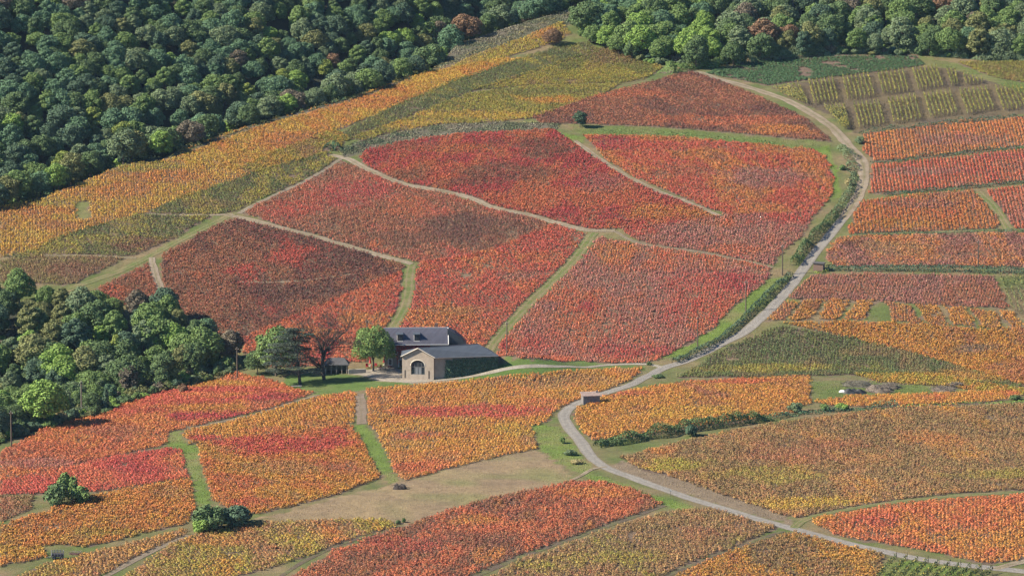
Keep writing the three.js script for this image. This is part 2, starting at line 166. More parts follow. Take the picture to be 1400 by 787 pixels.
  { L: 'orange gold vineyard plot with the cart standing at its edge', p: [0, 722, 60, 702, 122, 682, 200, 667, 261, 658, 264, 700, 252, 714, 190, 728, 120, 746, 100, 745, 88, 742, 60, 745, 60, 760, 0, 772], c: ['amber', 'orange', 'amber', 'tan'], q: [[40, 715, 60, 9, 'orange', .7], [160, 700, 80, 9, 'orange', .5], [230, 675, 40, 9, 'tan', .6], [30, 755, 40, 9, 'gold', .5], [170, 730, 60, 6, 'yellowolive', .5]], a: 0 },
  { L: 'rust vineyard scrap left of the pair of round bushes', p: [0, 681, 44, 682, 40, 694, 0, 712], c: ['rust', 'brownolive', 'tan'], q: [], a: 0 },
  { d: 4.2, S: 'gold strip beside the parked cart', L: 'gold vineyard strip in front of the parked cart', p: [15, 792, 60, 778, 130, 760, 200, 742, 250, 728, 256, 730, 212, 748, 160, 772, 120, 792], c: ['amber', 'tan', 'orange'], q: [[60, 780, 50, 8, 'yellowolive', .5]], a: 0 },
];
const FR7 = [[440, 445, 505, 445, 450, 520, 360, 525], [520, 440, 605, 440, 540, 520, 470, 520], [630, 435, 705, 440, 660, 520, 575, 515], [740, 440, 815, 440, 760, 515, 685, 515], [855, 450, 945, 460, 1000, 530, 880, 525], [965, 455, 1050, 460, 1105, 540, 1020, 535], [1085, 465, 1165, 470, 1210, 545, 1120, 540], [1190, 475, 1280, 485, 1320, 555, 1230, 550], [1295, 480, 1350, 485, 1399, 550, 1350, 560]]
  .map(a => a.map((v, i) => i % 2 ? 260 + v / 2.915 : 920 + v / 2.915));
const FR7L = ['first orange vine block from the road in the striped row', 'second orange vine block from the road in the striped row', 'third orange vine block from the road in the striped row', 'fourth orange vine block from the road, beside the grassy gap', 'orange vine block on the far side of the grassy gap', 'second orange vine block past the grassy gap', 'third orange vine block past the grassy gap', 'fourth orange vine block past the grassy gap', 'last narrow orange vine block of the striped row'];
FR7.forEach((p, i) => PLOTS.push({ L: FR7L[i], p, c: ['orange', 'amber', 'rust'], q: [], a: i < 4 ? 12 : -14, g: 'striped row of orange vine blocks' }));
function dilate(a, m) {     // push an outline outwards by m pixels
  const q = pairs(a), n = q.length; let A = 0; q.forEach(([x, y], i) => { const [u, v] = q[(i + 1) % n]; A += x * v - u * y; }); const s = Math.sign(A);
  return q.flatMap(([x, y], i) => { const p = q[(i + n - 1) % n], r = q[(i + 1) % n], tx = r[0] - p[0], ty = r[1] - p[1], l = Math.hypot(tx, ty) || 1; return [x + s * ty / l * m, y - s * tx / l * m]; });
}
PLOTS.forEach(P => { P.R0 = region(P.p); P.R = region(P.g ? P.p : dilate(P.p, P.d ?? 2.6)); P.HR = (P.holes ?? []).map(region); });
const inPlot = (P, x, z) => inside(P.R, x, z) && !P.HR.some(h => inside(h, x, z));

// ground cover zones, first hit wins
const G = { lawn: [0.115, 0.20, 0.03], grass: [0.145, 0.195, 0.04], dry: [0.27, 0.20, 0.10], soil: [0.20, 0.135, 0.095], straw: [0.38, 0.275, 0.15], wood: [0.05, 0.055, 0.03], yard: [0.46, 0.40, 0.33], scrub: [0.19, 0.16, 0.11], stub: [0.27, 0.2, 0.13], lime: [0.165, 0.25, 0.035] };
const ZONES = [
  ['yard', [478, 509, 520, 503, 545, 500, 551, 516, 598, 520, 640, 519, 600, 523, 560, 524, 522, 521, 500, 514]],
  ['lawn', [360, 531, 385, 522, 398, 512, 470, 511, 520, 522, 600, 524, 690, 496, 686, 486, 740, 490, 880, 498, 885, 505, 800, 508, 650, 519, 500, 534, 438, 543, 400, 534]],
  ['straw', [345, 711, 400, 697, 480, 676, 535, 661, 600, 646, 652, 633, 734, 614, 760, 632, 779, 651, 769, 661, 700, 677, 638, 693, 556, 717, 530, 714, 460, 712]],
  ['lime', [727, 582, 764, 582, 790, 618, 815, 645, 790, 646, 762, 632, 737, 612]],
  ['lime', [800, 648, 830, 652, 900, 678, 960, 694, 930, 698, 900, 686, 850, 668, 800, 658]],
  ['stub', [830, 640, 850, 630, 880, 641, 920, 652, 989, 676, 1074, 706, 1090, 720, 1000, 695, 900, 664]],
  ['grass', [1112, 522, 1150, 520, 1290, 524, 1398, 534, 1310, 541, 1239, 543, 1160, 546, 1112, 549]],
  ['lime', [1210, 766, 1250, 768, 1330, 780, 1380, 800, 1180, 800]],
  ['lime', [1112, 203, 1135, 200, 1146, 240, 1150, 270, 1137, 270, 1139, 240, 1130, 217]],
  ['lime', [480, 582, 498, 580, 518, 605, 545, 657, 530, 662, 505, 622]],
  ['lime', [230, 588, 250, 588, 248, 604, 268, 608, 276, 650, 290, 696, 270, 700, 258, 650, 244, 612, 228, 610]],
  ['grass', [103, 276, 121, 276, 124, 300, 104, 300]],
  ['lime', [905, 490, 962, 458, 1010, 416, 1050, 384, 1085, 376, 1040, 415, 990, 455, 930, 488]],
  ['lime', [758, 179, 803, 187, 796, 196, 780, 192]],
  ['dry', [1054, 120, 1098, 113, 1160, 102, 1263, 92, 1297, 93, 1360, 113, 1400, 126, 1440, 136, 1440, 160, 1400, 157, 1290, 168, 1212, 176, 1170, 183, 1140, 160, 1107, 146]],
  ['grass', [1253, 76, 1300, 84, 1360, 105, 1440, 118, 1440, 140, 1400, 126, 1352, 112, 1297, 93, 1266, 90]],
  ['scrub', [585, 95, 605, 80, 625, 58, 700, 35, 786, 12, 840, 0, 870, -4, 830, 20, 780, 33, 700, 60, 650, 76, 600, 96]],
  ['scrub', [460, 206, 500, 190, 597, 171, 683, 167, 769, 167, 760, 178, 631, 183, 540, 198, 470, 216]],
  ['grass', [769, 167, 837, 171, 940, 177, 1023, 186, 1140, 194, 1135, 208, 1023, 198, 940, 190, 800, 186]],
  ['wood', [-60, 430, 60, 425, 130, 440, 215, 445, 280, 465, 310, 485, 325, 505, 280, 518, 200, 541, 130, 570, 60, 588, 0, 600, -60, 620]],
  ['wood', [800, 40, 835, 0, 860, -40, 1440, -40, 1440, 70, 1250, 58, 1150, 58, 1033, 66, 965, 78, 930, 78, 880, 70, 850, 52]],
  ['soil', [964, 99, 1033, 82, 1160, 75, 1253, 75, 1268, 89, 1212, 98, 1098, 111, 1050, 118]],
].map(([k, p]) => ({ k, R: region(p) }));
function groundColour(x, z) {
  const jx = x + 0.8 * vnoise(x / 2.3, z / 2.3, 31), jz = z + 1.6 * vnoise(x / 2.9, z / 2.9, 32);
  const n1 = fbm(x / 9, z / 9, 41), n2 = vnoise(x / 1.7, z / 1.7, 44), n3 = fbm(x / 30, z / 30, 47);
  let c = null;
  for (const P of PLOTS) if (inPlot(P, jx, jz)) { c = G.soil.slice(); const t = clamp(0.35 + n1 * 0.7); c = c.map((v, i) => lerp(v, G.dry[i], t * 0.55)); break; }
  if (!c) for (const Z of ZONES) if (inside(Z.R, jx, jz)) {
    c = G[Z.k].slice();
    if (Z.k === 'straw') { const t = clamp(n1 * 1.1 + 0.35), k = clamp(vnoise(x / 12 - z / 40, z / 7, 52) * 1.2 - 0.1); c = c.map((v, i) => lerp(lerp(v, [0.25, 0.175, 0.11][i], t * 0.75), G.grass[i] * 1.2, k * 0.5)); }
    else if (Z.k === 'lime' || Z.k === 'grass') { const t = clamp(n1 * 1.2 + 0.25); c = c.map((v, i) => lerp(v, G.dry[i], t * 0.6)); }
    else if (Z.k === 'scrub') { const t = clamp(n1 * 1.6 + 0.4); c = c.map((v, i) => lerp(v, [0.09, 0.11, 0.05][i], t * 0.8)); }
    else if (Z.k === 'lawn') { const t = clamp(n1 * 1.2 + 0.1); c = c.map((v, i) => lerp(v, [0.17, 0.19, 0.06][i], t * 0.6)); }
    else if (Z.k === 'dry') { const t = clamp(n1 * 1.3 + 0.4); c = c.map((v, i) => lerp(v * 0.7, [0.13, 0.095, 0.06][i], t)); }
    break;
  }
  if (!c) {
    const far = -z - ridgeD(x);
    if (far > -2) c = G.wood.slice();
    else { const t = clamp(0.5 + n1 * 1.1 + n3 * 0.5); c = G.grass.map((v, i) => lerp(v * 0.9, G.dry[i] * 0.95, t)); }
  }
  const b = 1 + 0.16 * n2 + 0.1 * n1;
  return c.map(v => v * b);
}

// ---------------------------------------------------------------- surface grain
function grainTexture(size, f, seed) {
  const t = new Uint8Array(size * size * 4), r = mulberry(seed), N = new Float32Array(size * size);
  for (let o = 0, amp = 1; o < f.length; o++) { const n = f[o][0], g = new Float32Array(n * n).map(() => r()), a = f[o][1]; for (let y = 0; y < size; y++) for (let x = 0; x < size; x++) { const X = x / size * n, Y = y / size * n, i = Math.floor(X), j = Math.floor(Y), u = X - i, v = Y - j, i1 = (i + 1) % n, j1 = (j + 1) % n; N[y * size + x] += a * (lerp(lerp(g[j * n + i], g[j * n + i1], u), lerp(g[j1 * n + i], g[j1 * n + i1], u), v) - 0.5); } }
  for (let i = 0; i < size * size; i++) { const v = clamp(0.84 + N[i], 0, 1) * 255; t[i * 4] = t[i * 4 + 1] = t[i * 4 + 2] = v; t[i * 4 + 3] = 255; }
  const T = new THREE.DataTexture(t, size, size); T.wrapS = T.wrapT = THREE.RepeatWrapping; T.magFilter = THREE.LinearFilter; T.minFilter = THREE.LinearMipmapLinearFilter; T.generateMipmaps = true; T.colorSpace = THREE.SRGBColorSpace; T.needsUpdate = true; return T;
}
const grain = grainTexture(512, [[16, 0.12], [64, 0.16], [200, 0.2], [400, 0.16]], 7);
const plaster = grainTexture(256, [[6, 0.10], [40, 0.08], [128, 0.08]], 9);
const groundMat = new THREE.MeshStandardMaterial({ vertexColors: true, roughness: 0.97, map: grain, bumpMap: grain, bumpScale: 0.12 });

// ---------------------------------------------------------------- ground: one sheet
{
  const axis = (a, b, fine0, fine1, step, grow) => { const v = []; let s = step, x = fine0; for (; x <= fine1; x += step) v.push(x); s = step; while (x < b) { v.push(x); s *= grow; x += s; } v.push(b); s = step; x = fine0; const w = []; while (x > a) { s *= grow; x -= s; w.push(Math.max(a, x)); } return w.reverse().concat(v); };
  const X = axis(-1500, 1500, -200, 200, 1.05, 1.13), D = axis(300, 3000, 775, 1450, 1.3, 1.09);
  const P = [], C = [], U = [], I = [];
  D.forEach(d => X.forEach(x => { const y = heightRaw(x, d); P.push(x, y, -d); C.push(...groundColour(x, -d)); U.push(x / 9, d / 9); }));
  const w = X.length;
  for (let j = 0; j < D.length - 1; j++) for (let i = 0; i < w - 1; i++) { const a = j * w + i; I.push(a, a + 1, a + w + 1, a, a + w + 1, a + w); }
  struct('ground', meshGeo(P, I, C, U), groundMat);
}

// ---------------------------------------------------------------- road and tracks: draped ribbons
function centreline(px, step = 1.2) {
  const pts = pairs(px).map(([u, v]) => { const p = cast(u, v); return new THREE.Vector3(p.x, 0, p.z); });
  const c = new THREE.CatmullRomCurve3(pts, false, 'centripetal');
  return c.getSpacedPoints(Math.max(4, Math.round(c.getLength() / step)));
}
const CARVE = new Map(), ck = (x, z) => Math.round(x * 2) * 100003 + Math.round(z * 2);
function ribbon(name, px, width, colourAt, lift = 0.045, wob = 0.25, seed = 1) {
  const L = centreline(px), n = 9, P = [], C = [], U = [], I = [];
  L.forEach((p, i) => {
    const a = L[Math.max(0, i - 1)], b = L[Math.min(L.length - 1, i + 1)], tx = b.x - a.x, tz = b.z - a.z, l = Math.hypot(tx, tz) || 1, nx = -tz / l, nz = tx / l;
    const wl = 1 + wob * vnoise(i / 4, 3.3, seed), wr = 1 + wob * vnoise(i / 4, 9.7, seed + 3);
    for (let k = 0; k < n; k++) { const t = k / (n - 1) * 2 - 1, o = t * width / 2 * (t < 0 ? wl : wr), x = p.x + nx * o, z = p.z + nz * o; P.push(x, H(x, z) + lift + 0.02 * (1 - t * t), z); C.push(...colourAt(t, x, z, i)); U.push(x / 7, z / 7); }
  });
  L.forEach((p, i) => { const m = width / 2 + .25; for (let a = -m; a <= m; a += .5) for (let c = -m; c <= m; c += .5) if (a * a + c * c < m * m) CARVE.set(ck(p.x + a, p.z + c), 1); });
  for (let i = 0; i < L.length - 1; i++) for (let k = 0; k < n - 1; k++) { const a = i * n + k; I.push(a, a + n, a + n + 1, a, a + n + 1, a + 1); }
  return struct(name, meshGeo(P, I, C, U), groundMat);
}
const mix3 = (a, b, t) => a.map((v, i) => lerp(v, b[i], t));
const paved = (t, x, z) => { const e = sstep(0.72, 1, Math.abs(t)), n = fbm(x / 3, z / 3, 61), w = Math.exp(-(((Math.abs(t) - 0.45) / 0.2) ** 2)); return mix3(mix3([0.33, 0.305, 0.275], [0.42, 0.385, 0.335], clamp(w * 0.8 + n * 0.6)), [0.33, 0.27, 0.19], e * 0.7); };
const dirt = (t, x, z) => { const n = fbm(x / 2.5, z / 2.5, 63), mid = Math.exp(-((t / 0.28) ** 2)); return mix3(mix3([0.42, 0.34, 0.25], [0.34, 0.26, 0.18], clamp(n + 0.5)), [0.22, 0.2, 0.09], clamp(mid * 0.8 + n * 0.4 - 0.1)); };
const green = (t, x, z) => { const n = fbm(x / 2.5, z / 2.5, 65), w = Math.exp(-(((Math.abs(t) - 0.5) / 0.18) ** 2)); return mix3(mix3([0.15, 0.2, 0.045], [0.23, 0.22, 0.075], clamp(n + 0.5)), [0.33, 0.25, 0.14], clamp(w * 0.8 + n * 0.5)); };
const pale = (t, x, z) => { const n = fbm(x / 2, z / 2, 67); return mix3([0.5, 0.45, 0.37], [0.4, 0.35, 0.27], clamp(n + 0.5)); };
ribbon('road', [1440, 786, 1380, 779, 1314, 772, 1246, 762, 1205, 753, 1139, 738, 1085, 723, 1023, 706, 971, 690, 920, 673, 865, 653, 830, 640, 810, 626, 794, 604, 777, 583, 771, 568, 784, 554, 812, 543, 854, 529, 888, 513, 908, 503, 940, 493, 971, 478, 1013, 457, 1037, 438, 1071, 404, 1095, 373, 1115, 345, 1133, 324, 1153, 298], 3.4, paved, 0.06, 0.1);
ribbon('dirt_track', [1152, 300, 1174, 268, 1181, 248, 1182, 233, 1174, 213, 1157, 195, 1139, 175, 1112, 156, 1071, 135, 1033, 122, 982, 108, 951, 98, 930, 97, 905, 100], 3.6, dirt, 0.07, 0.25);
ribbon('dirt_track', [452, 212, 475, 217, 505, 233, 553, 252, 607, 262, 638, 269, 683, 286, 728, 295, 762, 305, 806, 315, 841, 315], 2.5, dirt, 0.07, 0.3);
ribbon('dirt_track', [841, 316, 872, 332, 940, 342, 989, 351, 1023, 358, 1057, 366], 1.4, (t, x, z) => mix3(dirt(t, x, z), [0.2, 0.16, 0.1], 0.5), 0.06, 0.4);
ribbon('dirt_track', [309, 294, 322, 296, 377, 310, 429, 323, 480, 338, 511, 347, 563, 361], 2.3, dirt, 0.07, 0.3);
ribbon('grass_track', [563, 361, 560, 375, 558, 397, 552, 421, 536, 448, 528, 460], 3.4, green, 0.06, 0.2);
ribbon('grass_track', [812, 318, 786, 353, 745, 394, 707, 432, 676, 467, 668, 480], 3.4, green, 0.06, 0.2);
ribbon('dirt_track', [786, 192, 823, 219, 858, 241, 899, 261, 940, 276, 984, 295], 1.7, dirt, 0.07, 0.35);
ribbon('grass_track', [318, 292, 274, 314, 240, 331, 206, 349, 154, 374, 103, 392, 80, 402], 2.8, green, 0.06, 0.2);
ribbon('dirt_track', [207, 352, 211, 372, 220, 400], 2.2, dirt, 0.08, 0.35);
ribbon('dirt_track', [466, 217, 440, 234, 412, 250, 370, 269, 326, 292], 1.5, (t, x, z) => mix3(dirt(t, x, z), [0.24, 0.2, 0.15], 0.4), 0.08, 0.4);
ribbon('dirt_track', [60, 349, 120, 349, 171, 352, 186, 353], 1.1, (t, x, z) => mix3(dirt(t, x, z), [0.22, 0.2, 0.1], 0.5), 0.05, 0.4);
ribbon('dirt_track', [199, 292, 240, 294, 291, 294, 318, 293], 1.3, dirt, 0.08, 0.4);
ribbon('drive', [560, 523, 600, 520, 680, 507, 760, 501, 830, 499, 885, 498, 905, 502], 1.7, pale, 0.07, 0.2);
ribbon('dirt_track', [492, 538, 493, 555, 494, 580], 2.6, (t, x, z) => mix3(dirt(t, x, z), [0.26, 0.19, 0.14], 0.6), 0.06, 0.3);
ribbon('grass_track', [1085, 722, 1100, 711, 1150, 698, 1229, 686, 1310, 678, 1440, 671], 2.4, green, 0.07, 0.2);
ribbon('dirt_track', [780, 657, 795, 650, 812, 641, 830, 638], 1.2, dirt, 0.09, 0.3);
ribbon('dirt_track', [1360, 778, 1400, 768, 1440, 764], 2.4, dirt, 0.09, 0.3);
ribbon('grass_track', [1143, 324, 1190, 320, 1290, 317, 1440, 314], 1.8, green, 0.05, 0.2);
ribbon('grass_track', [1338, 262, 1352, 275, 1368, 295, 1380, 314], 3.2, green, 0.06, 0.2);
ribbon('dirt_track', [330, 386, 400, 385, 450, 379, 480, 375], 0.9, dirt, 0.06, 0.5);
const furrow = (t, x, z) => { const n = fbm(x / 2, z / 2, 69); return mix3([0.16, 0.115, 0.08], [0.17, 0.18, 0.06], clamp(n * 1.3 + 0.3)); };
ribbon('furrow', [640, 792, 700, 766, 769, 741, 850, 712, 908, 691], 1.6, furrow, 0.05, 0.3);
ribbon('dirt_track', [140, 790, 180, 768, 215, 750, 258, 732], 1.6, (t, x, z) => mix3(dirt(t, x, z), [0.2, 0.15, 0.11], 0.4), 0.06, 0.4);
ribbon('furrow', [895, 795, 960, 768, 1020, 745, 1072, 726], 1.3, furrow, 0.05, 0.3);
ribbon('furrow', [380, 790, 430, 760, 490, 736, 550, 720], 1.3, furrow, 0.05, 0.3);
ribbon('furrow', [255, 608, 330, 598, 400, 589, 478, 580], 0.9, furrow, 0.05, 0.3);
ribbon('furrow', [0, 659, 60, 645, 120, 632, 172, 621, 226, 612], 0.9, furrow, 0.05, 0.3);
ribbon('furrow', [250, 588, 300, 577, 343, 568, 390, 553, 436, 540], 1.2, (t, x, z) => mix3(dirt(t, x, z), [0.2, 0.15, 0.11], 0.5), 0.06, 0.4);
ribbon('furrow', [494, 182, 563, 158, 638, 128, 735, 97, 817, 67], 0.8, furrow, 0.05, 0.3);
ribbon('furrow', [642, 127, 717, 118, 790, 115, 854, 114, 885, 107], 1.0, green, 0.06, 0.3);

// ---------------------------------------------------------------- foliage and wood
const V3 = (x, y, z) => new THREE.Vector3(x, y, z);
function leafCloud(n, sample, s0, s1, r, tone = 0.28, loose = 0.8) {
  const P = [], I = [], C = [], N = V3(), T = V3(), B = V3(), J = V3();
  for (let k = 0; k < n; k++) {
    const [px, py, pz, nx, ny, nz, tint] = sample(r, k);
    N.set(nx, ny, nz).normalize().add(J.set(r() - .5, r() - .5, r() - .5).multiplyScalar(2 * loose)).normalize();
    T.set(r() - .5, r() - .5, r() - .5).cross(N).normalize(); B.crossVectors(N, T);
    const a = rr(s0, s1, r) / 2, b = a * rr(.65, 1, r), c = 1 + tone * (r() * 2 - 1), i = P.length / 3, w = a * .25 * (r() - .5);
    const col = tint ? [c * tint[0], c * tint[1], c * tint[2]] : [c * (1 + .12 * (r() - .5)), c, c * (1 + .2 * (r() - .5))];
    for (const [u, v] of [[-1, -.35], [.1, -1], [1, .3], [-.15, 1]]) { const q = u * v > 0 ? w : -w; P.push(px + T.x * a * u + B.x * b * v + N.x * q, py + T.y * a * u + B.y * b * v + N.y * q, pz + T.z * a * u + B.z * b * v + N.z * q); C.push(...col); }
    I.push(i, i + 1, i + 2, i, i + 2, i + 3);
  }
  return meshGeo(P, I, C);
}
function lobes(n, r, w, h, y0, size, flat = 1) {     // lumps of a crown: [x, y, z, radius]
  const L = [];
  for (let k = 0; k < n; k++) { const a = k * 2.39996 + r() * .7, t = (k + .5) / n, yy = 1 - 1.75 * t, e = Math.sqrt(Math.max(.05, 1 - yy * yy)) * rr(.55, .8, r); L.push([Math.cos(a) * e * w / 2, y0 + h / 2 + yy * h * .36 * rr(.8, 1.1, r), Math.sin(a) * e * w / 2, size * rr(.7, 1.25, r) * flat]); }
  return L;
}
function crownGeo(L, n, s0, s1, r, tone) {
  const area = L.map(l => l[3] * l[3]), tot = area.reduce((a, b) => a + b, 0);
  return leafCloud(n, () => {
    for (let tries = 0; ; tries++) {
      let t = r() * tot, k = 0; while ((t -= area[k]) > 0 && k < L.length - 1) k++;
      const [x, y, z, R] = L[k]; const th = r() * 6.2832, cy = rr(-.55, 1, r), sy = Math.sqrt(1 - cy * cy), q = R * (r() < .82 ? rr(.82, 1.06, r) : rr(.3, .85, r));
      const p = [x + Math.cos(th) * sy * q, y + cy * q * .9, z + Math.sin(th) * sy * q];
      if (tries < 5 && L.some((m, j) => j !== k && (p[0] - m[0]) ** 2 + (p[1] - m[1]) ** 2 + (p[2] - m[2]) ** 2 < (m[3] * .72) ** 2)) continue;
      return [...p, Math.cos(th) * sy, cy + .15, Math.sin(th) * sy];
    }
  }, s0, s1, r, tone);
}
function tube(pts, r0, r1, sides = 6) {       // tapered limb through points
  const P = [], I = [], n = pts.length, a = V3(), b = V3(), t = V3();
  pts.forEach((p, i) => { t.subVectors(pts[Math.min(n - 1, i + 1)], pts[Math.max(0, i - 1)]).normalize(); a.set(Math.abs(t.y) > .9 ? 1 : 0, Math.abs(t.y) > .9 ? 0 : 1, 0).cross(t).normalize(); b.crossVectors(t, a); const R = lerp(r0, r1, i / (n - 1)); for (let k = 0; k < sides; k++) { const f = k / sides * 6.2832, c = Math.cos(f) * R, s = Math.sin(f) * R; P.push(p.x + a.x * c + b.x * s, p.y + a.y * c + b.y * s, p.z + a.z * c + b.z * s); } });
  for (let i = 0; i < n - 1; i++) for (let k = 0; k < sides; k++) { const A = i * sides + k, B = i * sides + (k + 1) % sides; I.push(A, B, B + sides, A, B + sides, A + sides); }
  return meshGeo(P, I);
}
function trunkGeo(L, r, top, rad) {
  const gs = [tube([V3(0, -.8, 0), V3(rr(-.15, .15, r), top * .4, rr(-.15, .15, r)), V3(rr(-.3, .3, r), top, rr(-.3, .3, r))], rad, rad * .45, 7)];
  L.slice(0, 9).forEach(l => gs.push(tube([V3(0, top * rr(.4, .8, r), 0), V3(l[0] * .5, lerp(top * .6, l[1], .6), l[2] * .5), V3(l[0], l[1], l[2])], rad * .4, rad * .1, 5)));
  return mergeGeometries(gs);
}
const leafMat = (r, g, b) => new THREE.MeshStandardMaterial({ color: new THREE.Color().setRGB(r, g, b), vertexColors: true, roughness: .85, side: THREE.DoubleSide });
const LEAF = { dark: leafMat(0.092, 0.148, 0.051), deep: leafMat(0.072, 0.126, 0.070), mid: leafMat(0.135, 0.208, 0.056), fresh: leafMat(0.196, 0.306, 0.059), lime: leafMat(0.215, 0.265, 0.05), olive: leafMat(0.168, 0.179, 0.062), grey: leafMat(0.134, 0.184, 0.088), russet: leafMat(0.20, 0.115, 0.062), gold: leafMat(0.458, 0.341, 0.083), bluish: leafMat(0.094, 0.175, 0.086), dusk: leafMat(0.152, 0.124, 0.083), cedar: leafMat(0.068, 0.093, 0.066), redleaf: leafMat(0.366, 0.062, 0.055), hay: leafMat(0.366, 0.310, 0.138) , linden: leafMat(0.15, 0.23, 0.06)};
const barkMat = mat(.11, .085, .065, .95), darkBark = mat(.06, .05, .045, .95), paleBark = mat(.2, .17, .14, .95);
// tree moulds about 10 m tall: crown + trunk shared by all copies
const MOULD = [];
for (let k = 0; k < 7; k++) {
  const r = mulberry(500 + k), w = [8.4, 7.4, 9.2, 6.6, 8, 5.4, 7.8][k], L = lobes([27, 24, 30, 23, 28, 21, 26][k], r, w, [9.2, 9.4, 8.8, 9.6, 9, 9.8, 9.4][k], [.5, .3, .4, .2, .6, 0, .3][k], [1.42, 1.36, 1.45, 1.22, 1.36, 1.12, 1.4][k]);
  MOULD.push({ crown: crownGeo(L, 5200, .26, .56, r, .3), trunk: trunkGeo(L, r, 5.2, .24) });
}
function tree(k, m, x, z, h, label, group, name = 'broadleaf_tree', wide = 1, sink = .1) {
  const t = thing(name, label, 'tree', [x, H(x, z) - sink, z], rnd() * 6.28, group), M = MOULD[k % MOULD.length];
  part('trunk', M.trunk, barkMat, t); part('crown', M.crown, m, t);
  t.scale.set(h / 10 * wide, h / 10, h / 10 * wide); return t;
}

// ---------------------------------------------------------------- barn with arched window
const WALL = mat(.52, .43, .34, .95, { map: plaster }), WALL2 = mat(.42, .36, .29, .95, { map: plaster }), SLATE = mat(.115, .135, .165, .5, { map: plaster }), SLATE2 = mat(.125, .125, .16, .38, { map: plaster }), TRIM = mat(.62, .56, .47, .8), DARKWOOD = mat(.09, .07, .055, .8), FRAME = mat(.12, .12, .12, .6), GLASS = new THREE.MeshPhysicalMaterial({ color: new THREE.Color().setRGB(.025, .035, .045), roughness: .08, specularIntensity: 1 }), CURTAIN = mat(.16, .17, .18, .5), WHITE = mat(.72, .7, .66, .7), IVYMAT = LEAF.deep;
function planarUV(g, s = .25) { const p = g.attributes.position, u = new Float32Array(p.count * 2); for (let i = 0; i < p.count; i++) { u[i * 2] = (p.getX(i) + p.getZ(i) * .7) * s; u[i * 2 + 1] = (p.getY(i) + p.getZ(i) * .5) * s; } g.setAttribute('uv', new THREE.BufferAttribute(u, 2)); return g; }
function slab(pts, th, flat = false) {     // a thick sheet whose upper face has these corners
  const n = pts.length, P = [], push = (...v) => v.forEach(p => P.push(p.x, p.y, p.z)), lo = pts.map(p => V3(p.x, p.y - th, p.z));
  for (let i = 1; i < n - 1; i++) { push(pts[0], pts[i], pts[i + 1]); push(lo[0], lo[i + 1], lo[i]); }
  for (let i = 0; i < n; i++) { const j = (i + 1) % n; push(pts[i], lo[i], lo[j]); push(pts[i], lo[j], pts[j]); }
  return planarUV(meshGeo(P));
}
function extr(shape, depth, bevel = 0) { return planarUV(new THREE.ExtrudeGeometry(shape, { depth, bevelEnabled: bevel > 0, bevelSize: bevel, bevelThickness: bevel, bevelSegments: 1, curveSegments: 14 })); }
const shp = a => new THREE.Shape(pairs(a).map(p => new THREE.Vector2(...p)));
function prismWall(x0, z0, x1, z1, h, th, base = -3) { const l = Math.hypot(x1 - x0, z1 - z0), g = new THREE.BoxGeometry(l, h - base, th).translate(l / 2, (h + base) / 2, -th / 2); planarUV(g); return g.rotateY(-Math.atan2(z1 - z0, x1 - x0)).translate(x0, 0, z0); }
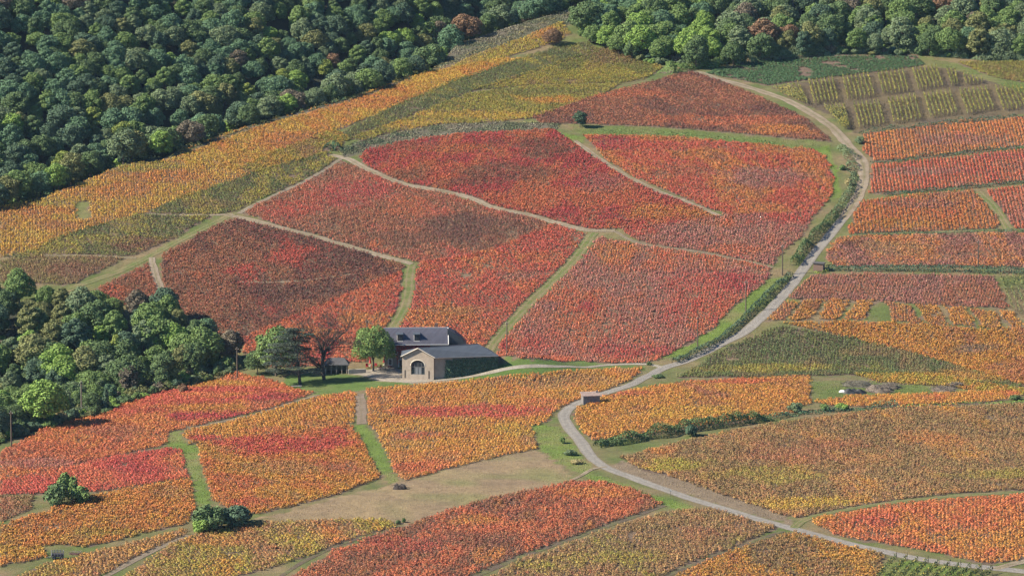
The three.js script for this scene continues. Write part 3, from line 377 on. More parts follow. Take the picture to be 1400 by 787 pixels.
{
  const o = cast(593, 519), B = thing('barn', 'beige stone barn with arched gable window and ivy covered side wall', 'barn', [o.x, o.y, o.z]);
  const TW = .25, w = 8.9, eave = 6.3, apex = 8.75, cx = -w / 2, BR = [17.7, -4.2], RR = [15.5, -13], RL = [-8.9, -11.5], E = V3(12.4, apex, -8);
  const s = shp([-w, -3, 0, -3, 0, eave, cx, apex - .12, -w, eave]), skew = g => g.applyMatrix4(new THREE.Matrix4().set(1, 0, 0, 0, 0, 1, 0, 0, TW, 0, 1, 0, 0, 0, 0, 1)), hole = new THREE.Path();
  const hw = 1.95, sill = 1.25, spring = 3.75, rise = 1.55, arch = new THREE.Path();
  hole.moveTo(cx - hw, sill); hole.lineTo(cx + hw, sill); hole.lineTo(cx + hw, spring); hole.absellipse(cx, spring, hw, rise, 0, Math.PI, false); hole.lineTo(cx - hw, sill);
  s.holes.push(hole);
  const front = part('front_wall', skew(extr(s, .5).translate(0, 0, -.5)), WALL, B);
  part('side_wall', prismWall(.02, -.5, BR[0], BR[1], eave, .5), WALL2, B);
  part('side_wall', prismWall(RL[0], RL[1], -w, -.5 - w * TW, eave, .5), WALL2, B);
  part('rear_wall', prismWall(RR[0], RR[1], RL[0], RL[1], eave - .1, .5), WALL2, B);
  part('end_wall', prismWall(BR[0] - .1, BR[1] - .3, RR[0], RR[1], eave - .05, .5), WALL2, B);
  const roof = part('roof', mergeGeometries([
    slab([V3(cx, apex + .12, .45 + cx * TW), V3(.35, eave + .02, .45), V3(BR[0] + .35, eave + .02, BR[1] + .45), E.clone().add(V3(0, .12, 0))], .2),
    slab([V3(cx, apex + .12, .45 + cx * TW), E.clone().add(V3(0, .12, 0)), V3(RR[0] + .3, eave + .02, RR[1] - .4), V3(RL[0] - .4, eave + .02, RL[1] - .4), V3(-w - .35, eave + .02, .45 - w * TW)], .2),
    slab([E.clone().add(V3(0, .12, 0)), V3(BR[0] + .35, eave + .02, BR[1] + .45), V3(RR[0] + .3, eave + .02, RR[1] - .4)], .2)]), SLATE, B);
  for (const k of [-1, 1]) part('verge_board', skew(tube([V3(cx, apex + .05, .5), V3(cx + k * (w / 2 + .38), eave - .06, .5)], .13, .13, 4)), TRIM, B);
  part('gutter', tube([V3(.4, eave - .12, .42), V3(BR[0] + .4, eave - .12, BR[1] + .42)], .09, .09, 6), mat(.3, .31, .33, .5), B);
  part('ridge_cap', tube([V3(cx, apex + .16, .45 + cx * TW), E.clone().add(V3(0, .16, 0))], .12, .12, 6), SLATE2, B);
  // arched window: frame, bars and panes
  const win = part('arched_window', mergeGeometries([box(hw * 2, .14, .12, cx, sill + .07, -.32), box(.14, spring - sill, .12, cx - hw + .07, (spring + sill) / 2, -.32), box(.14, spring - sill, .12, cx + hw - .07, (spring + sill) / 2, -.32), box(hw * 2 - .2, .13, .125, cx, spring - .35, -.32),
    new THREE.TorusGeometry(hw - .07, .08, 4, 16, Math.PI).scale(1, rise / hw, 1).translate(cx, spring, -.32)]), FRAME, B);
  for (const k of [-.95, 0, .95]) part('mullion', box(.1, spring - sill - .2 + (k ? .9 : 1.4), .11, cx + k, (spring + sill) / 2 + (k ? .42 : .68), -.322), FRAME, win);
  for (let k = 0; k < 4; k++) part('pane', box(.84, spring - sill - .5, .03, cx - 1.425 + k * .95, (sill + spring) / 2 - .16, -.36), k === 1 || k === 2 ? CURTAIN : GLASS, win);
  const fan = new THREE.Shape(); fan.moveTo(-hw + .1, -.3); fan.lineTo(hw - .1, -.3); fan.lineTo(hw - .1, 0); fan.absellipse(0, 0, hw - .1, rise - .08, 0, Math.PI, false);
  part('pane', new THREE.ExtrudeGeometry(fan, { depth: .03, bevelEnabled: false }).translate(cx, spring, -.375), GLASS, win);
  const surround = new THREE.Shape(); surround.absellipse(cx, spring, hw + .28, rise + .28, 0, Math.PI, false); const inn = new THREE.Path(); inn.absellipse(cx, spring, hw, rise, 0, Math.PI, false); surround.holes.push(inn);
  part('arch_stone', tube(Array.from({ length: 15 }, (_, i) => V3(cx + Math.cos(i / 14 * Math.PI) * (hw + .12), spring + Math.sin(i / 14 * Math.PI) * (rise + .12), .02)), .12, .12, 4), TRIM, B);
  for (const k of [-3.65, 3.05]) part('narrow_shutter', box(.34, 2.2, .06, cx + k, 1.35, .034), DARKWOOD, B);
  B.traverse(o => { if (/arched_window|mullion|pane|arch_stone|narrow_shutter/.test(o.name)) skew(o.geometry); });
  // ivy on the long side
  const L = Math.hypot(BR[0], BR[1] + .5), ux = BR[0] / L, uz = (BR[1] + .5) / L, nx = -uz, nz = ux;
  part('ivy', leafCloud(5200, (r) => { const t = lerp(.16 + .06 * r(), 1.01, r()), q = 6.5 * r() - 1.2 + (t > .3 ? .55 * r() : 0), off = .1 + .5 * r() * r() + .25 * Math.max(0, vnoise(t * 12, q, 3)); return [t * L * ux + nx * off, Math.min(q, 6.3 + .75 * r() * (t > .32 ? 1 : 0)), -.5 + t * L * uz + nz * off, nx, .35, nz]; }, .25, .5, mulberry(77), .35), IVYMAT, B);
}
// ---------------------------------------------------------------- slate roofed house
{
  const o = cast(540, 502), x0 = (523 - 700) / FPX * 1027, B = thing('house', 'stone house with steep slate roof, two dormers and red creeper', 'house', [x0, o.y, o.z], .05);
  const W = 18, D = 9, e = 6.7, top = 10.6;
  const wall = part('wall', planarUV(mergeGeometries([box(W, e + 3, .5, W / 2, (e - 3) / 2, -.25), box(W, e + 3, .5, W / 2, (e - 3) / 2, -D + .25), box(.5, e + 3, D - 1, .25, (e - 3) / 2, -D / 2), box(.5, e + 3, D - 1, W - .25, (e - 3) / 2, -D / 2)])), mat(.33, .27, .22, .95, { map: plaster }), B);
  const prof2 = [[.55, e - .15], [-.7, e + 1.15], [-2.3, e + 2.75], [-4.5, top], [-6.7, e + 2.75], [-8.3, e + 1.15], [-9.55, e - .15]];
  const rs = new THREE.Shape(prof2.map(([z, y]) => new THREE.Vector2(-z, y)));
  const roof = part('roof', planarUV(new THREE.ExtrudeGeometry(rs, { depth: W + .5, bevelEnabled: false }).rotateY(Math.PI / 2).translate(-.25, 0, 0)), SLATE2, B);
  part('eave_board', box(W + .5, .16, .14, W / 2, e - .18, .6), WHITE, B);
  part('verge_board', tube(prof2.slice(0, 4).map(([z, y]) => V3(W + .3, y + .03, z)), .12, .12, 5), WHITE, B);
  part('ridge_cap', tube([V3(-.2, top + .04, -4.5), V3(W + .2, top + .04, -4.5)], .14, .14, 6), mat(.32, .33, .37, .5), B);
  for (const x of [4.4, 9.2]) {
    const d = part('dormer', box(1.5, 2.0, 2.6, x, e + 1.75, -1.75), WHITE, B);
    part('dormer_roof', slab([V3(x - 1, e + 2.75, -.2), V3(x + 1, e + 2.75, -.2), V3(x + 1, e + 3.0, -3.1), V3(x - 1, e + 3.0, -3.1)], .16), SLATE, d);
    part('shaded_dormer_front', box(1.46, 1.96, .05, x + .06, e + 1.75, -.43), DARKWOOD, d); part('dormer_window', box(1.1, 1.5, .06, x + .06, e + 1.75, -.4), GLASS, d);  // front coloured dark for its shade, beside the white lit cheeks
    part('window_bar', box(.07, 1.5, .05, x + .06, e + 1.75, -.38), FRAME, d);
    part('sill', box(1.7, .14, .3, x, e + .72, -.33), WHITE, d);
  }
  part('chimney', box(.9, 1.9, .8, W - 3, top + .3, -5.4), mat(.3, .16, .12, .9, { map: plaster }), roof);
  for (const [x, y, hh] of [[1.6, 1.6, 1.9], [4.6, 1.1, 2.4], [6.4, 4.6, 1.7], [3.2, 4.6, 1.7], [9.2, 4.6, 1.7], [7.4, 1.6, 1.9], [12, 4.6, 1.7], [15, 4.6, 1.7]]) { const f = part(y < 1.5 ? 'door' : 'window', box(1.2, hh, .1, x, y, .03), WHITE, B); part('pane', box(.9, hh - .3, .06, x, y, .065), y < 1.5 ? DARKWOOD : GLASS, f); }
  part('creeper', leafCloud(1500, r => { const x = 3.4 + 9.5 * r(), yy = 6.5 * Math.sqrt(r()); return [x, yy < 3.8 && vnoise(x * .8, 1, 5) < .1 ? yy * .3 + 4.4 : yy, .12 + .35 * r(), 0, .3, 1]; }, .2, .42, mulberry(78), .35), LEAF.redleaf, B);
  // taller wing at the right hand end, slate hung
  const ws = shp([0, -9.5, 0, 3.75, 2.2, 2.55, 4.2, 1.05, 5.5, -.6, 5.5, -9.5]);
  part('slate_hung_wing', extr(ws, 7).translate(W + .05, e + .1, -8.6), mat(.06, .07, .085, .6, { map: plaster }), B);
}
// ---------------------------------------------------------------- open shed under the bare tree
{
  const o = cast(459, 512), B = thing('shed', 'small dark roofed open shed with pale posts beside the bare tree', 'shed', [o.x, o.y - .2, o.z - 1.5]);
  const w = 6.4, d = 4.4;
  part('rear_wall', planarUV(box(w, 3.2, .2, 0, 1.3, -d)), WALL2, B); part('side_wall', planarUV(box(.2, 3.1, d - .3, -w / 2 + .1, 1.3, -d / 2)), WALL2, B); part('side_wall', planarUV(box(.2, 3.1, d - .3, w / 2 - .1, 1.3, -d / 2)), WALL, B);
  part('roof', mergeGeometries([slab([V3(-w / 2 - .5, 2.85, .6), V3(w / 2 + .5, 2.85, .6), V3(w / 2 - 1, 4.5, -d / 2), V3(-w / 2 + 1, 4.5, -d / 2)], .16), slab([V3(w / 2 + .5, 2.85, -d - .5), V3(-w / 2 - .5, 2.85, -d - .5), V3(-w / 2 + 1, 4.5, -d / 2), V3(w / 2 - 1, 4.5, -d / 2)], .16), slab([V3(w / 2 + .5, 2.85, .6), V3(w / 2 + .5, 2.85, -d - .5), V3(w / 2 - 1, 4.5, -d / 2)], .16), slab([V3(-w / 2 - .5, 2.85, -d - .5), V3(-w / 2 - .5, 2.85, .6), V3(-w / 2 + 1, 4.5, -d / 2)], .16)]), mat(.12, .12, .13, .7, { map: plaster }), B);
  for (const x of [-2.9, -1.4, .1, 1.6, 2.95]) part('post', box(.22, 3, .22, x, 1.3, .1), WALL, B);
}
// low pale wall by the yard, bench, red garden seats
{
  const a = cast(476, 511), b = cast(500, 509); const l = a.distanceTo(b), B = thing('garden_wall', 'low pale stone wall between lawn and gravel yard', 'wall', [a.x, a.y, a.z], -Math.atan2(b.z - a.z, b.x - a.x));
  part('wall', planarUV(box(l, 1.7, .35, l / 2, .3, 0)), mat(.55, .49, .42, .95, { map: plaster }), B); part('coping', box(l + .1, .12, .5, l / 2, 1.21, 0), TRIM, B);
  const c = cast(405, 530), S = thing('stone_bench', 'long pale stone bench on the lawn under the cedar', 'bench', [c.x, c.y, c.z], .1);
  part('seat', box(3, .16, .6, 0, .5, 0), mat(.5, .48, .44, .9, { map: plaster }), S); for (const x of [-1.1, 1.1]) part('leg', box(.3, .6, .5, x, .12, 0), mat(.45, .43, .4, .9), S);
  const RED = mat(.42, .03, .04, .6);
  [[502, 503], [509, 504], [514, 502], [519, 504], [533, 502]].forEach(([u, v], i) => {
    const p = cast(u, v), T = thing('garden_chair', 'red folding garden chair in the yard behind the round tree', 'chair', [p.x, p.y, p.z], i * 1.3 + .4, 'red garden chairs in the yard');
    part('seat', box(.75, .07, .7, 0, .47, 0), RED, T); part('backrest', box(.75, .8, .07, 0, .9, -.35), RED, T); for (const [x, z] of [[-.33, .3], [.33, .3], [-.33, -.3], [.33, -.3]]) part('leg', cyl(.035, .035, .5, x, -.03, z, 5), RED, T);
  });
  [[506, 500], [525, 499]].forEach(([u, v], i) => { const p = cast(u, v), T = thing('parasol', 'closed red parasol standing in the yard by the house', 'parasol', [p.x, p.y, p.z], 0, 'closed red parasols in the yard'); part('pole', cyl(.04, .04, 2.7, 0, 0, 0, 6), WHITE, T); part('canopy', new THREE.ConeGeometry(.42, 1.9, 8).translate(0, 1.75, 0), RED, T); part('base', cyl(.4, .36, .15, 0, -.02, 0, 10), mat(.4, .38, .36), T); });
}
// ---------------------------------------------------------------- stone hut and roadside cabin
{
  const o = cast(809, 553), B = thing('stone_hut', 'small grey stone hut with tiled lean-to roof at the road bend', 'hut', [o.x, o.y, o.z], .2), STONE = mat(.26, .24, .23, .95, { map: plaster });
  part('wall', planarUV(box(4.6, 3.4, 2.8, 0, .7, -1.4)), STONE, B);
  part('roof', slab([V3(-2.6, 2.45, .3), V3(2.6, 2.45, .3), V3(2.6, 3.1, -3.1), V3(-2.6, 3.1, -3.1)], .18), mat(.42, .31, .27, .9, { map: grain }), B);
  part('door', box(.06, 1.9, .9, 2.33, .9, -1.3), DARKWOOD, B);
  part('lintel', box(.1, .15, 1.2, 2.33, 1.95, -1.3), TRIM, B);
  part('chimney', box(.4, .7, .4, 1.9, 3.1, -2.2), STONE, B);
  const c = cast(1119, 371), C = thing('wooden_cabin', 'little dark wooden cabin at the edge of the road by the hedge', 'cabin', [c.x, c.y, c.z], -.35), WOODM = mat(.17, .11, .085, .9);
  for (let i = 0; i < 8; i++) part('plank', box(.37, 2.9, .08, -1.33 + i * .38, 1.05, 0), WOODM, C);
  for (let i = 0; i < 5; i++) part('plank', box(.08, 2.8, .42, 1.42, 1.05, -.28 - i * .44), mat(.24, .2, .17, .9), C);
  part('rear_wall', box(2.9, 2.8, .08, 0, 1.05, -2.3), WOODM, C); part('side_wall', box(.08, 2.8, 2.2, -1.46, 1.05, -1.15), WOODM, C);
  part('roof', slab([V3(-1.8, 2.65, .4), V3(1.8, 2.55, .4), V3(1.8, 2.6, -2.7), V3(-1.8, 2.75, -2.7)], .14), mat(.09, .085, .085, .8), C);
}
// ---------------------------------------------------------------- poles and posts
[[1070, 376, 9.2, 'wooden utility pole beside the road near the dark cabin'], [1020, 426, 9.2, 'wooden utility pole on the roadside bank, middle one of three'], [954, 477, 9.4, 'wooden utility pole on the grass bank above the road elbow'], [693, 486, 9.6, 'tall dark utility pole behind the ivy covered barn'], [502, 480, 9, 'utility pole showing above the round tree by the house'], [324, 518, 9, 'thin utility pole at the corner of the near wood'], [111, 571, 10, 'pale utility pole against the near wood'], [15, 612, 9.4, 'dark utility pole at the edge of the near wood'], [1338, 366, 8.4, 'thin pole in the mottled vineyard above the hedge']].forEach(([u, v, h, label], i) => {
  const p = cast(u, v), T = thing('utility_pole', label, 'pole', [p.x, p.y, p.z], rr(-.4, .4), 'utility poles');
  part('post', cyl(.22, .15, h + .8, 0, -.8, 0, 8), i === 6 ? paleBark : barkMat, T); part('crossarm', box(.9, .1, .1, 0, h - .5, .1), barkMat, T);
  for (const x of [-.38, 0, .38]) part('insulator', cyl(.05, .05, .22, x, h - .45 + (x ? 0 : .4), x ? .1 : 0, 6), WHITE, T);
});
{ const p = cast(917, 678), T = thing('signpost', 'short grey roadside signpost at the field corner', 'signpost', [p.x, p.y, p.z]); part('post', cyl(.06, .06, 1.7, 0, -.2, 0, 6), barkMat, T); part('plate', box(.5, .3, .04, 0, 1.3, .08), mat(.4, .38, .36), T); }

// ---------------------------------------------------------------- trees round the farm
{   // round lime tree in the yard
  const r = mulberry(901), p = cast(510, 507), T = thing('round_tree', 'round bushy green tree in front of the slate roofed house', 'tree', [p.x, p.y, p.z]);
  const L = lobes(28, r, 12.6, 11.2, 1.6, 2.15);
  part('trunk', trunkGeo(L, r, 5.5, .32), darkBark, T); part('crown', crownGeo(L, 10000, .28, .5, r, .3), LEAF.linden, T);
}
{   // cedar: flat shelves of foliage on a leaning trunk
  const r = mulberry(902), p = cast(410, 526), T = thing('cedar', 'dark cedar with flat layered branches on the lawn', 'cedar', [p.x, p.y, p.z]);
  const tr = [V3(0, -.8, 0), V3(-.3, 4, .1), V3(-.9, 9, 0), V3(-1.3, 15.2, 0)], gs = [tube(tr, .5, .14, 8)], shelves = [];
  for (let k = 0; k < 28; k++) { const t = .26 + .74 * (k / 27), y = 15.6 * t, reach = lerp(7.4, 1.8, t * t) * rr(.5, 1, r), a = k * 2.4 + rr(-.4, .4, r), bx = -1.3 * t, cx = bx + Math.cos(a) * reach - (t < .75 ? 2.6 : .8), cz = Math.sin(a) * reach * .8; shelves.push([cx, y + .3, cz, rr(2.2, 3.4, r) * lerp(1.15, .8, t)]); gs.push(tube([V3(bx, y - 1, 0), V3((bx + cx) / 2, y - .1, cz / 2), V3(cx, y + .1, cz)], .16, .04, 5)); }
  gs.push(tube([V3(-.2, 3, 0), V3(-2, 3.6, .5), V3(-4.6, 2.4, .8), V3(-5.6, 3.8, .9)], .2, .05, 5));
  shelves.push([-5.6, 4, .9, 2.0], [-1.6, 15.4, 0, 1.3], [2.4, 14.2, 0, 1.5]); gs.push(tube([V3(-1, 12, 0), V3(1, 13.7, 0), V3(2.4, 14.1, 0)], .12, .04, 5));
  part('trunk', mergeGeometries(gs), darkBark, T);
  part('crown', leafCloud(15000, (q) => { const s = shelves[Math.floor(q() * shelves.length)], a = q() * 6.283, e = Math.sqrt(q()) * s[3]; return [s[0] + Math.cos(a) * e, s[1] + rr(-.28, .28, q) - e * e * .05, s[2] + Math.sin(a) * e, 0, 1, 0]; }, .22, .44, r, .35, .7), LEAF.cedar, T);
}
{   // bare tree with an umbrella of limbs
  const r = mulberry(906), p = cast(443, 519), T = thing('bare_tree', 'large leafless tree with forked spreading limbs on the lawn', 'tree', [p.x, p.y, p.z]), big = [], fine = [];
  const grow = (a, dir, len, rad, lv) => {
    const m = a.clone().addScaledVector(dir, len * .5).add(V3(rr(-.1, .1, r) * len, rr(0, .12, r) * len, rr(-.1, .1, r) * len)), e = a.clone().addScaledVector(dir, len).add(V3(0, len * .05, 0));
    (lv < 2 ? big : fine).push(tube([a, m, e], rad, rad * .6, lv < 2 ? 5 : 3)); if (lv >= 5) return;
    for (let k = 0; k < (lv < 4 ? 3 : 2); k++) { const d = dir.clone().multiplyScalar(.9).add(V3(rr(-1, 1, r), rr(-.35, .5, r), rr(-1, 1, r))).normalize(); grow(k ? m.clone().lerp(e, rr(0, 1, r)) : e, d, len * rr(.6, .82, r), Math.max(.035, rad * rr(.5, .65, r)), lv + 1); }
  };
  const limb = (pts, r0, r1) => { const q = pts.map(a => V3(...a)); big.push(tube(new THREE.CatmullRomCurve3(q).getPoints(10), r0, r1, 7)); const n = q.length; for (let k = 1; k < n; k++) for (let s = 0; s < 3; s++) { const a = q[k - 1].clone().lerp(q[k], rr(.35, 1, r)); grow(a, q[k].clone().sub(q[k - 1]).normalize().add(V3(rr(-.8, .8, r), rr(0, .5, r), rr(-.9, .9, r))).normalize(), rr(1.5, 2.4, r), r1 * .9, 1); } };
  limb([[0, -.8, 0], [-.35, 3, 0], [-.5, 5.6, .1], [-.3, 7.4, .2]], .55, .36);
  limb([[-.3, 7, .2], [1, 9, .3], [4, 12, .6], [7.2, 14.6, .4]], .3, .1); limb([[-.4, 6.8, .1], [-1.1, 9.6, -.3], [-2.4, 12.2, -.6], [-5, 13.8, -.8]], .28, .1);
  limb([[-.2, 2, 0], [-2.4, 4.2, .5], [-4.3, 6.6, .8], [-6.2, 8.8, .6]], .26, .09); limb([[-.3, 7.2, .2], [-.1, 10.8, 1], [1.6, 14.4, 1.6]], .24, .09); limb([[.6, 8.4, .3], [3.2, 9, -1.4], [6.6, 8.9, -2]], .2, .08); limb([[-.4, 6.5, 0], [.4, 9, -2], [1.2, 12.6, -4]], .22, .08);
  part('trunk', mergeGeometries(big), darkBark, T); part('twigs', mergeGeometries(fine), darkBark, T);
}
{ const at = (u, v) => cast(u, v);
  let p = at(377, 514); tree(0, LEAF.mid, p.x, p.z, 15, 'full green tree standing behind the layered cedar', null, 'broadleaf_tree', 1.0);
  p = at(352, 512); tree(2, LEAF.dark, p.x, p.z, 8, 'dark green tree at the wood corner beside the cedar');
  p = at(793, 174); tree(3, LEAF.deep, p.x, p.z, 6.2, 'lone small dark tree standing on the terrace bank', null, 'broadleaf_tree', 1.15);
  p = at(60, 583); tree(4, LEAF.fresh, p.x, p.z, 13.5, 'tall bright green tree at the front of the near wood', null, 'broadleaf_tree', 1.15);
  p = at(144, 562); { const T = thing('cypress', 'narrow black green cypress at the edge of the near wood', 'cypress', [p.x, p.y, p.z]), r = mulberry(77); part('trunk', cyl(.18, .1, 2, 0, -.5, 0), barkMat, T); part('crown', leafCloud(1300, q => { const t = q(), a = q() * 6.28, R = .95 * Math.sin(Math.PI * (.12 + .88 * t) ** .8) + .1; return [Math.cos(a) * R * rr(.7, 1, q), .4 + t * 6, Math.sin(a) * R * rr(.7, 1, q), Math.cos(a), .5, Math.sin(a)]; }, .2, .42, r, .3), LEAF.deep, T); }
  p = at(163, 505); tree(3, LEAF.lime, p.x, p.z, 11, 'yellow green tree in the middle of the near wood');
  p = at(575, 66); tree(2, LEAF.olive, p.x, p.z + 4, 9, 'olive brown bush like tree at the edge of the scrub slope', null, 'broadleaf_tree', 1.3);
  p = at(756, 62); tree(2, LEAF.russet, p.x, p.z, 7, 'russet leaved round tree at the tip of the yellow ridge strip', null, 'broadleaf_tree', 1.25);
}
// ---------------------------------------------------------------- woods
function scatter(R, gap, r, jitter = .45) { const out = []; let j = 0; for (let z = R.z0; z < R.z1; z += gap * .87, j++) for (let x = R.x0 + (j % 2) * gap / 2; x < R.x1; x += gap) { const a = x + rr(-jitter, jitter, r) * gap, b = z + rr(-jitter, jitter, r) * gap; if (inside(R, a, b)) { const u = pix(a, b)[0]; if (gap < 5 || (u > -18 && u < 1418)) out.push([a, b]); } } return out; }
const pick = (list, r) => { let t = r() * list.reduce((a, b) => a + b[1], 0); for (const [k, w] of list) if ((t -= w) <= 0) return k; return list[0][0]; };
const WORD = { dark: 'dark green', deep: 'black green', mid: 'mid green', fresh: 'fresh green', lime: 'yellow green', olive: 'olive', grey: 'grey green', russet: 'russet brown', gold: 'golden', bluish: 'bluish green', dusk: 'dull purple brown', hay: 'straw coloured' };
let individuals = 0;
{   // near wood, lower left
  const r = mulberry(31), R = region([-70, 425, 40, 412, 110, 428, 215, 438, 285, 462, 320, 492, 322, 508, 280, 516, 200, 537, 130, 564, 70, 578, 0, 596, -70, 622]);
  scatter(R, 7.8, r).forEach(([x, z]) => { const k = pick([['dark', 5], ['mid', 4], ['bluish', 1], ['fresh', .9], ['olive', 2], ['grey', 1.8], ['lime', .3], ['deep', 2], ['dusk', .5]], r), edge = pix(x, z)[1]; tree(Math.floor(r() * 7), LEAF[k], x, z, rr(6.5, 12.8, r) * (edge > 540 ? .7 : 1), `${WORD[k]} broadleaf tree in the near wood beside the farm`, 'trees of the near wood', 'broadleaf_tree', rr(.95, 1.3, r)); individuals++; });
}
{   // wood behind the vineyards, upper right
  const r = mulberry(32), R = region([793, 46, 838, 12, 870, -4, 1440, -4, 1440, 86, 1330, 82, 1262, 76, 1200, 75, 1150, 75, 1050, 82, 985, 92, 935, 97, 890, 90, 850, 70, 815, 58]);
  scatter(R, 9.2, r).forEach(([x, z]) => { const u = pix(x, z)[0], k = pick(u < 990 ? [['mid', 4], ['fresh', 3], ['dark', 2], ['bluish', 1.5], ['lime', .4]] : [['dark', 3], ['grey', 3], ['olive', 3], ['mid', 2.5], ['dusk', 1], ['russet', .15], ['deep', 2]], r); tree(Math.floor(r() * 7), LEAF[k], x, z, rr(8.5, 13.5, r), `${WORD[k]} broadleaf tree in the wood above the trellised blocks`, 'trees of the wood above the vineyards', 'broadleaf_tree', rr(.95, 1.3, r)); individuals++; });
  const p = cast(1076, 62); tree(0, LEAF.russet, p.x, p.z + 6, 10.5, 'rusty orange tree standing out at the front of the upper wood', null, 'broadleaf_tree', 1.1);
  const q = cast(1322, 68); tree(4, LEAF.bluish, q.x, q.z + 6, 11, 'round blue green tree bulging from the front of the upper wood', null, 'broadleaf_tree', 1.1);
}
{   // far wood beyond the ridge: the nearest trees singly, the rest as one mass
  const r = mulberry(33), all = [];
  let j = 0; for (let d = 1165; d < 1950; d += 6.8, j++) for (let x = -330 + (j % 2) * 3.9; x < 60; x += 7.8) {
    const a = x + rr(-3, 3, r), b = d + rr(-3, 3, r), q = b - ridgeD(a); if (q < 5 || a > 38) continue; const [u, v] = toPix(a, heightRaw(a, b) + 8, -b); if (u < -60 || u > 850 || v < -40) continue;
    const nv = pix(a, -ridgeD(a))[1]; if (v > nv + 12) continue;    // hidden behind the ridge
    all.push([a, b, q, u, v]);
  }
  all.sort((a, b) => a[1] - b[1]);
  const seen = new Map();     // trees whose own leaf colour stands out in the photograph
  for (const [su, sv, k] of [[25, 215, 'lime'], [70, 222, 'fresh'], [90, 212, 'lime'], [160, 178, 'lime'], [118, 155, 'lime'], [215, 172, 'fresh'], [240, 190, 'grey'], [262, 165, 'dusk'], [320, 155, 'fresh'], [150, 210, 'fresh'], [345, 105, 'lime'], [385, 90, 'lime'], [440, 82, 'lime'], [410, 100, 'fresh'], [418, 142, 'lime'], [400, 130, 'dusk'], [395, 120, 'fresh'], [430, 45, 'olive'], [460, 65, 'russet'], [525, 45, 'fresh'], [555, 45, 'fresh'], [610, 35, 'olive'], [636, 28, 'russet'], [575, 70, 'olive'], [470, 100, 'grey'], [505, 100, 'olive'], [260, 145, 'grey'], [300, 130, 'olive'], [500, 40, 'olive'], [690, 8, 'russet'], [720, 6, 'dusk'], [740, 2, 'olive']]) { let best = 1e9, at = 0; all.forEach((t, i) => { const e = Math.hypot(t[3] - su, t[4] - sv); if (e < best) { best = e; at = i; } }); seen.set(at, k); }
  const rest = Array.from({ length: 7 }, () => []), quota = Math.max(40, 300 - individuals);
  all.forEach(([x, d, q, u, v], i) => {
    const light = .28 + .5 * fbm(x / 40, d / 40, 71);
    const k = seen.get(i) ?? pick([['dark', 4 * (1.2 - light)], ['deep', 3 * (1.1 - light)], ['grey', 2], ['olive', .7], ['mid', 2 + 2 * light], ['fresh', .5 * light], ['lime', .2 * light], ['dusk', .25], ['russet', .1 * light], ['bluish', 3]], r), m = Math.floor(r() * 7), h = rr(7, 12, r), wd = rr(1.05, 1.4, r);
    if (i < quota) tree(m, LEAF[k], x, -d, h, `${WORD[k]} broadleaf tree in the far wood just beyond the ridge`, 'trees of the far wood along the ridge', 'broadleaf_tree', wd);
    else rest[m].push([x, d, h, k, wd]);
  });
  console.log('far wood', all.length, 'near individuals', individuals);
  const W = new THREE.Group(); W.name = 'far_wood'; W.userData.kind = 'stuff'; tag(W, 'dense dark green wood covering the far hillside beyond the ridge', 'wood'); scene.add(W);
  const white = new THREE.MeshStandardMaterial({ color: 0xffffff, vertexColors: true, roughness: .85, side: THREE.DoubleSide }), M4 = new THREE.Matrix4(), Q = new THREE.Quaternion();
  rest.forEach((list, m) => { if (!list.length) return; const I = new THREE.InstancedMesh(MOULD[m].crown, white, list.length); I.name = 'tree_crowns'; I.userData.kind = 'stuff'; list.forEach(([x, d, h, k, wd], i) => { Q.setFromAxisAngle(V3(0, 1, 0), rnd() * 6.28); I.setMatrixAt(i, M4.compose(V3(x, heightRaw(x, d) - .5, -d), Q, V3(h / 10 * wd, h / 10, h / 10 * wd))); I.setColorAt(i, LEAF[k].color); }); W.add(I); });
}
// ---------------------------------------------------------------- hedges and bushes
function hedge(px, w, h, m, label, n = 1, seed = 1, rough = .35) {
  const L = centreline(px, 1), r = mulberry(seed + 4000);
  L.forEach(p => { const m = w * .45; for (let a = -m; a <= m; a += .5) for (let c = -m; c <= m; c += .5) CARVE.set(ck(p.x + a, p.z + c), 1); });
  const g = leafCloud(Math.round(L.length * 26 * n * Math.max(.6, w * h / 2)), q => { const t = q() * (L.length - 1), i = Math.floor(t), p = L[i], b = L[Math.min(L.length - 1, i + 1)], tx = b.x - p.x, tz = b.z - p.z, l = Math.hypot(tx, tz) || 1, hh = h * (1 + rough * 1.6 * vnoise(t / 5, seed, 8) + rough * vnoise(t / 1.7, seed, 9)), a = rr(0, Math.PI, q), e = Math.cos(a) * w / 2 * (1 + rough * vnoise(t / 3, seed, 10)), y = Math.sin(a) ** .7 * hh * rr(.75, 1.04, q), x = lerp(p.x, b.x, t - i) - tz / l * e, z = lerp(p.z, b.z, t - i) + tx / l * e; return [x, H(x, z) + y, z, -tz / l * Math.cos(a), Math.sin(a), tx / l * Math.cos(a)]; }, .22, .48, r, .32);
  return single('hedge', g, m, label, 'hedge');
}
hedge([816, 611, 870, 602, 940, 589, 1000, 581, 1050, 574], 3.6, 2.2, LEAF.dark, 'long low dark green hedge below the orange plot behind the hut', 1.4, 1);
hedge([1050, 574, 1085, 568, 1130, 563, 1180, 560, 1225, 556], 2.6, 1.1, LEAF.bluish, 'patchy blue green hedge end below the narrow orange strip', 1, 2, .6);
hedge([1225, 556, 1300, 553, 1400, 549, 1440, 547], 1.6, .5, LEAF.fresh, 'low grassy hedge bank along the top of the wide tawny vineyard', .8, 3, .6);
hedge([1081, 378, 1054, 402, 1019, 436, 989, 463, 954, 484, 922, 497], 2.0, 1.7, LEAF.deep, 'added dark hedge standing for the shaded road bank beside the pink red plot', 1.4, 4, .2);  // hedge added to give the dark shadow strip of the bank cut
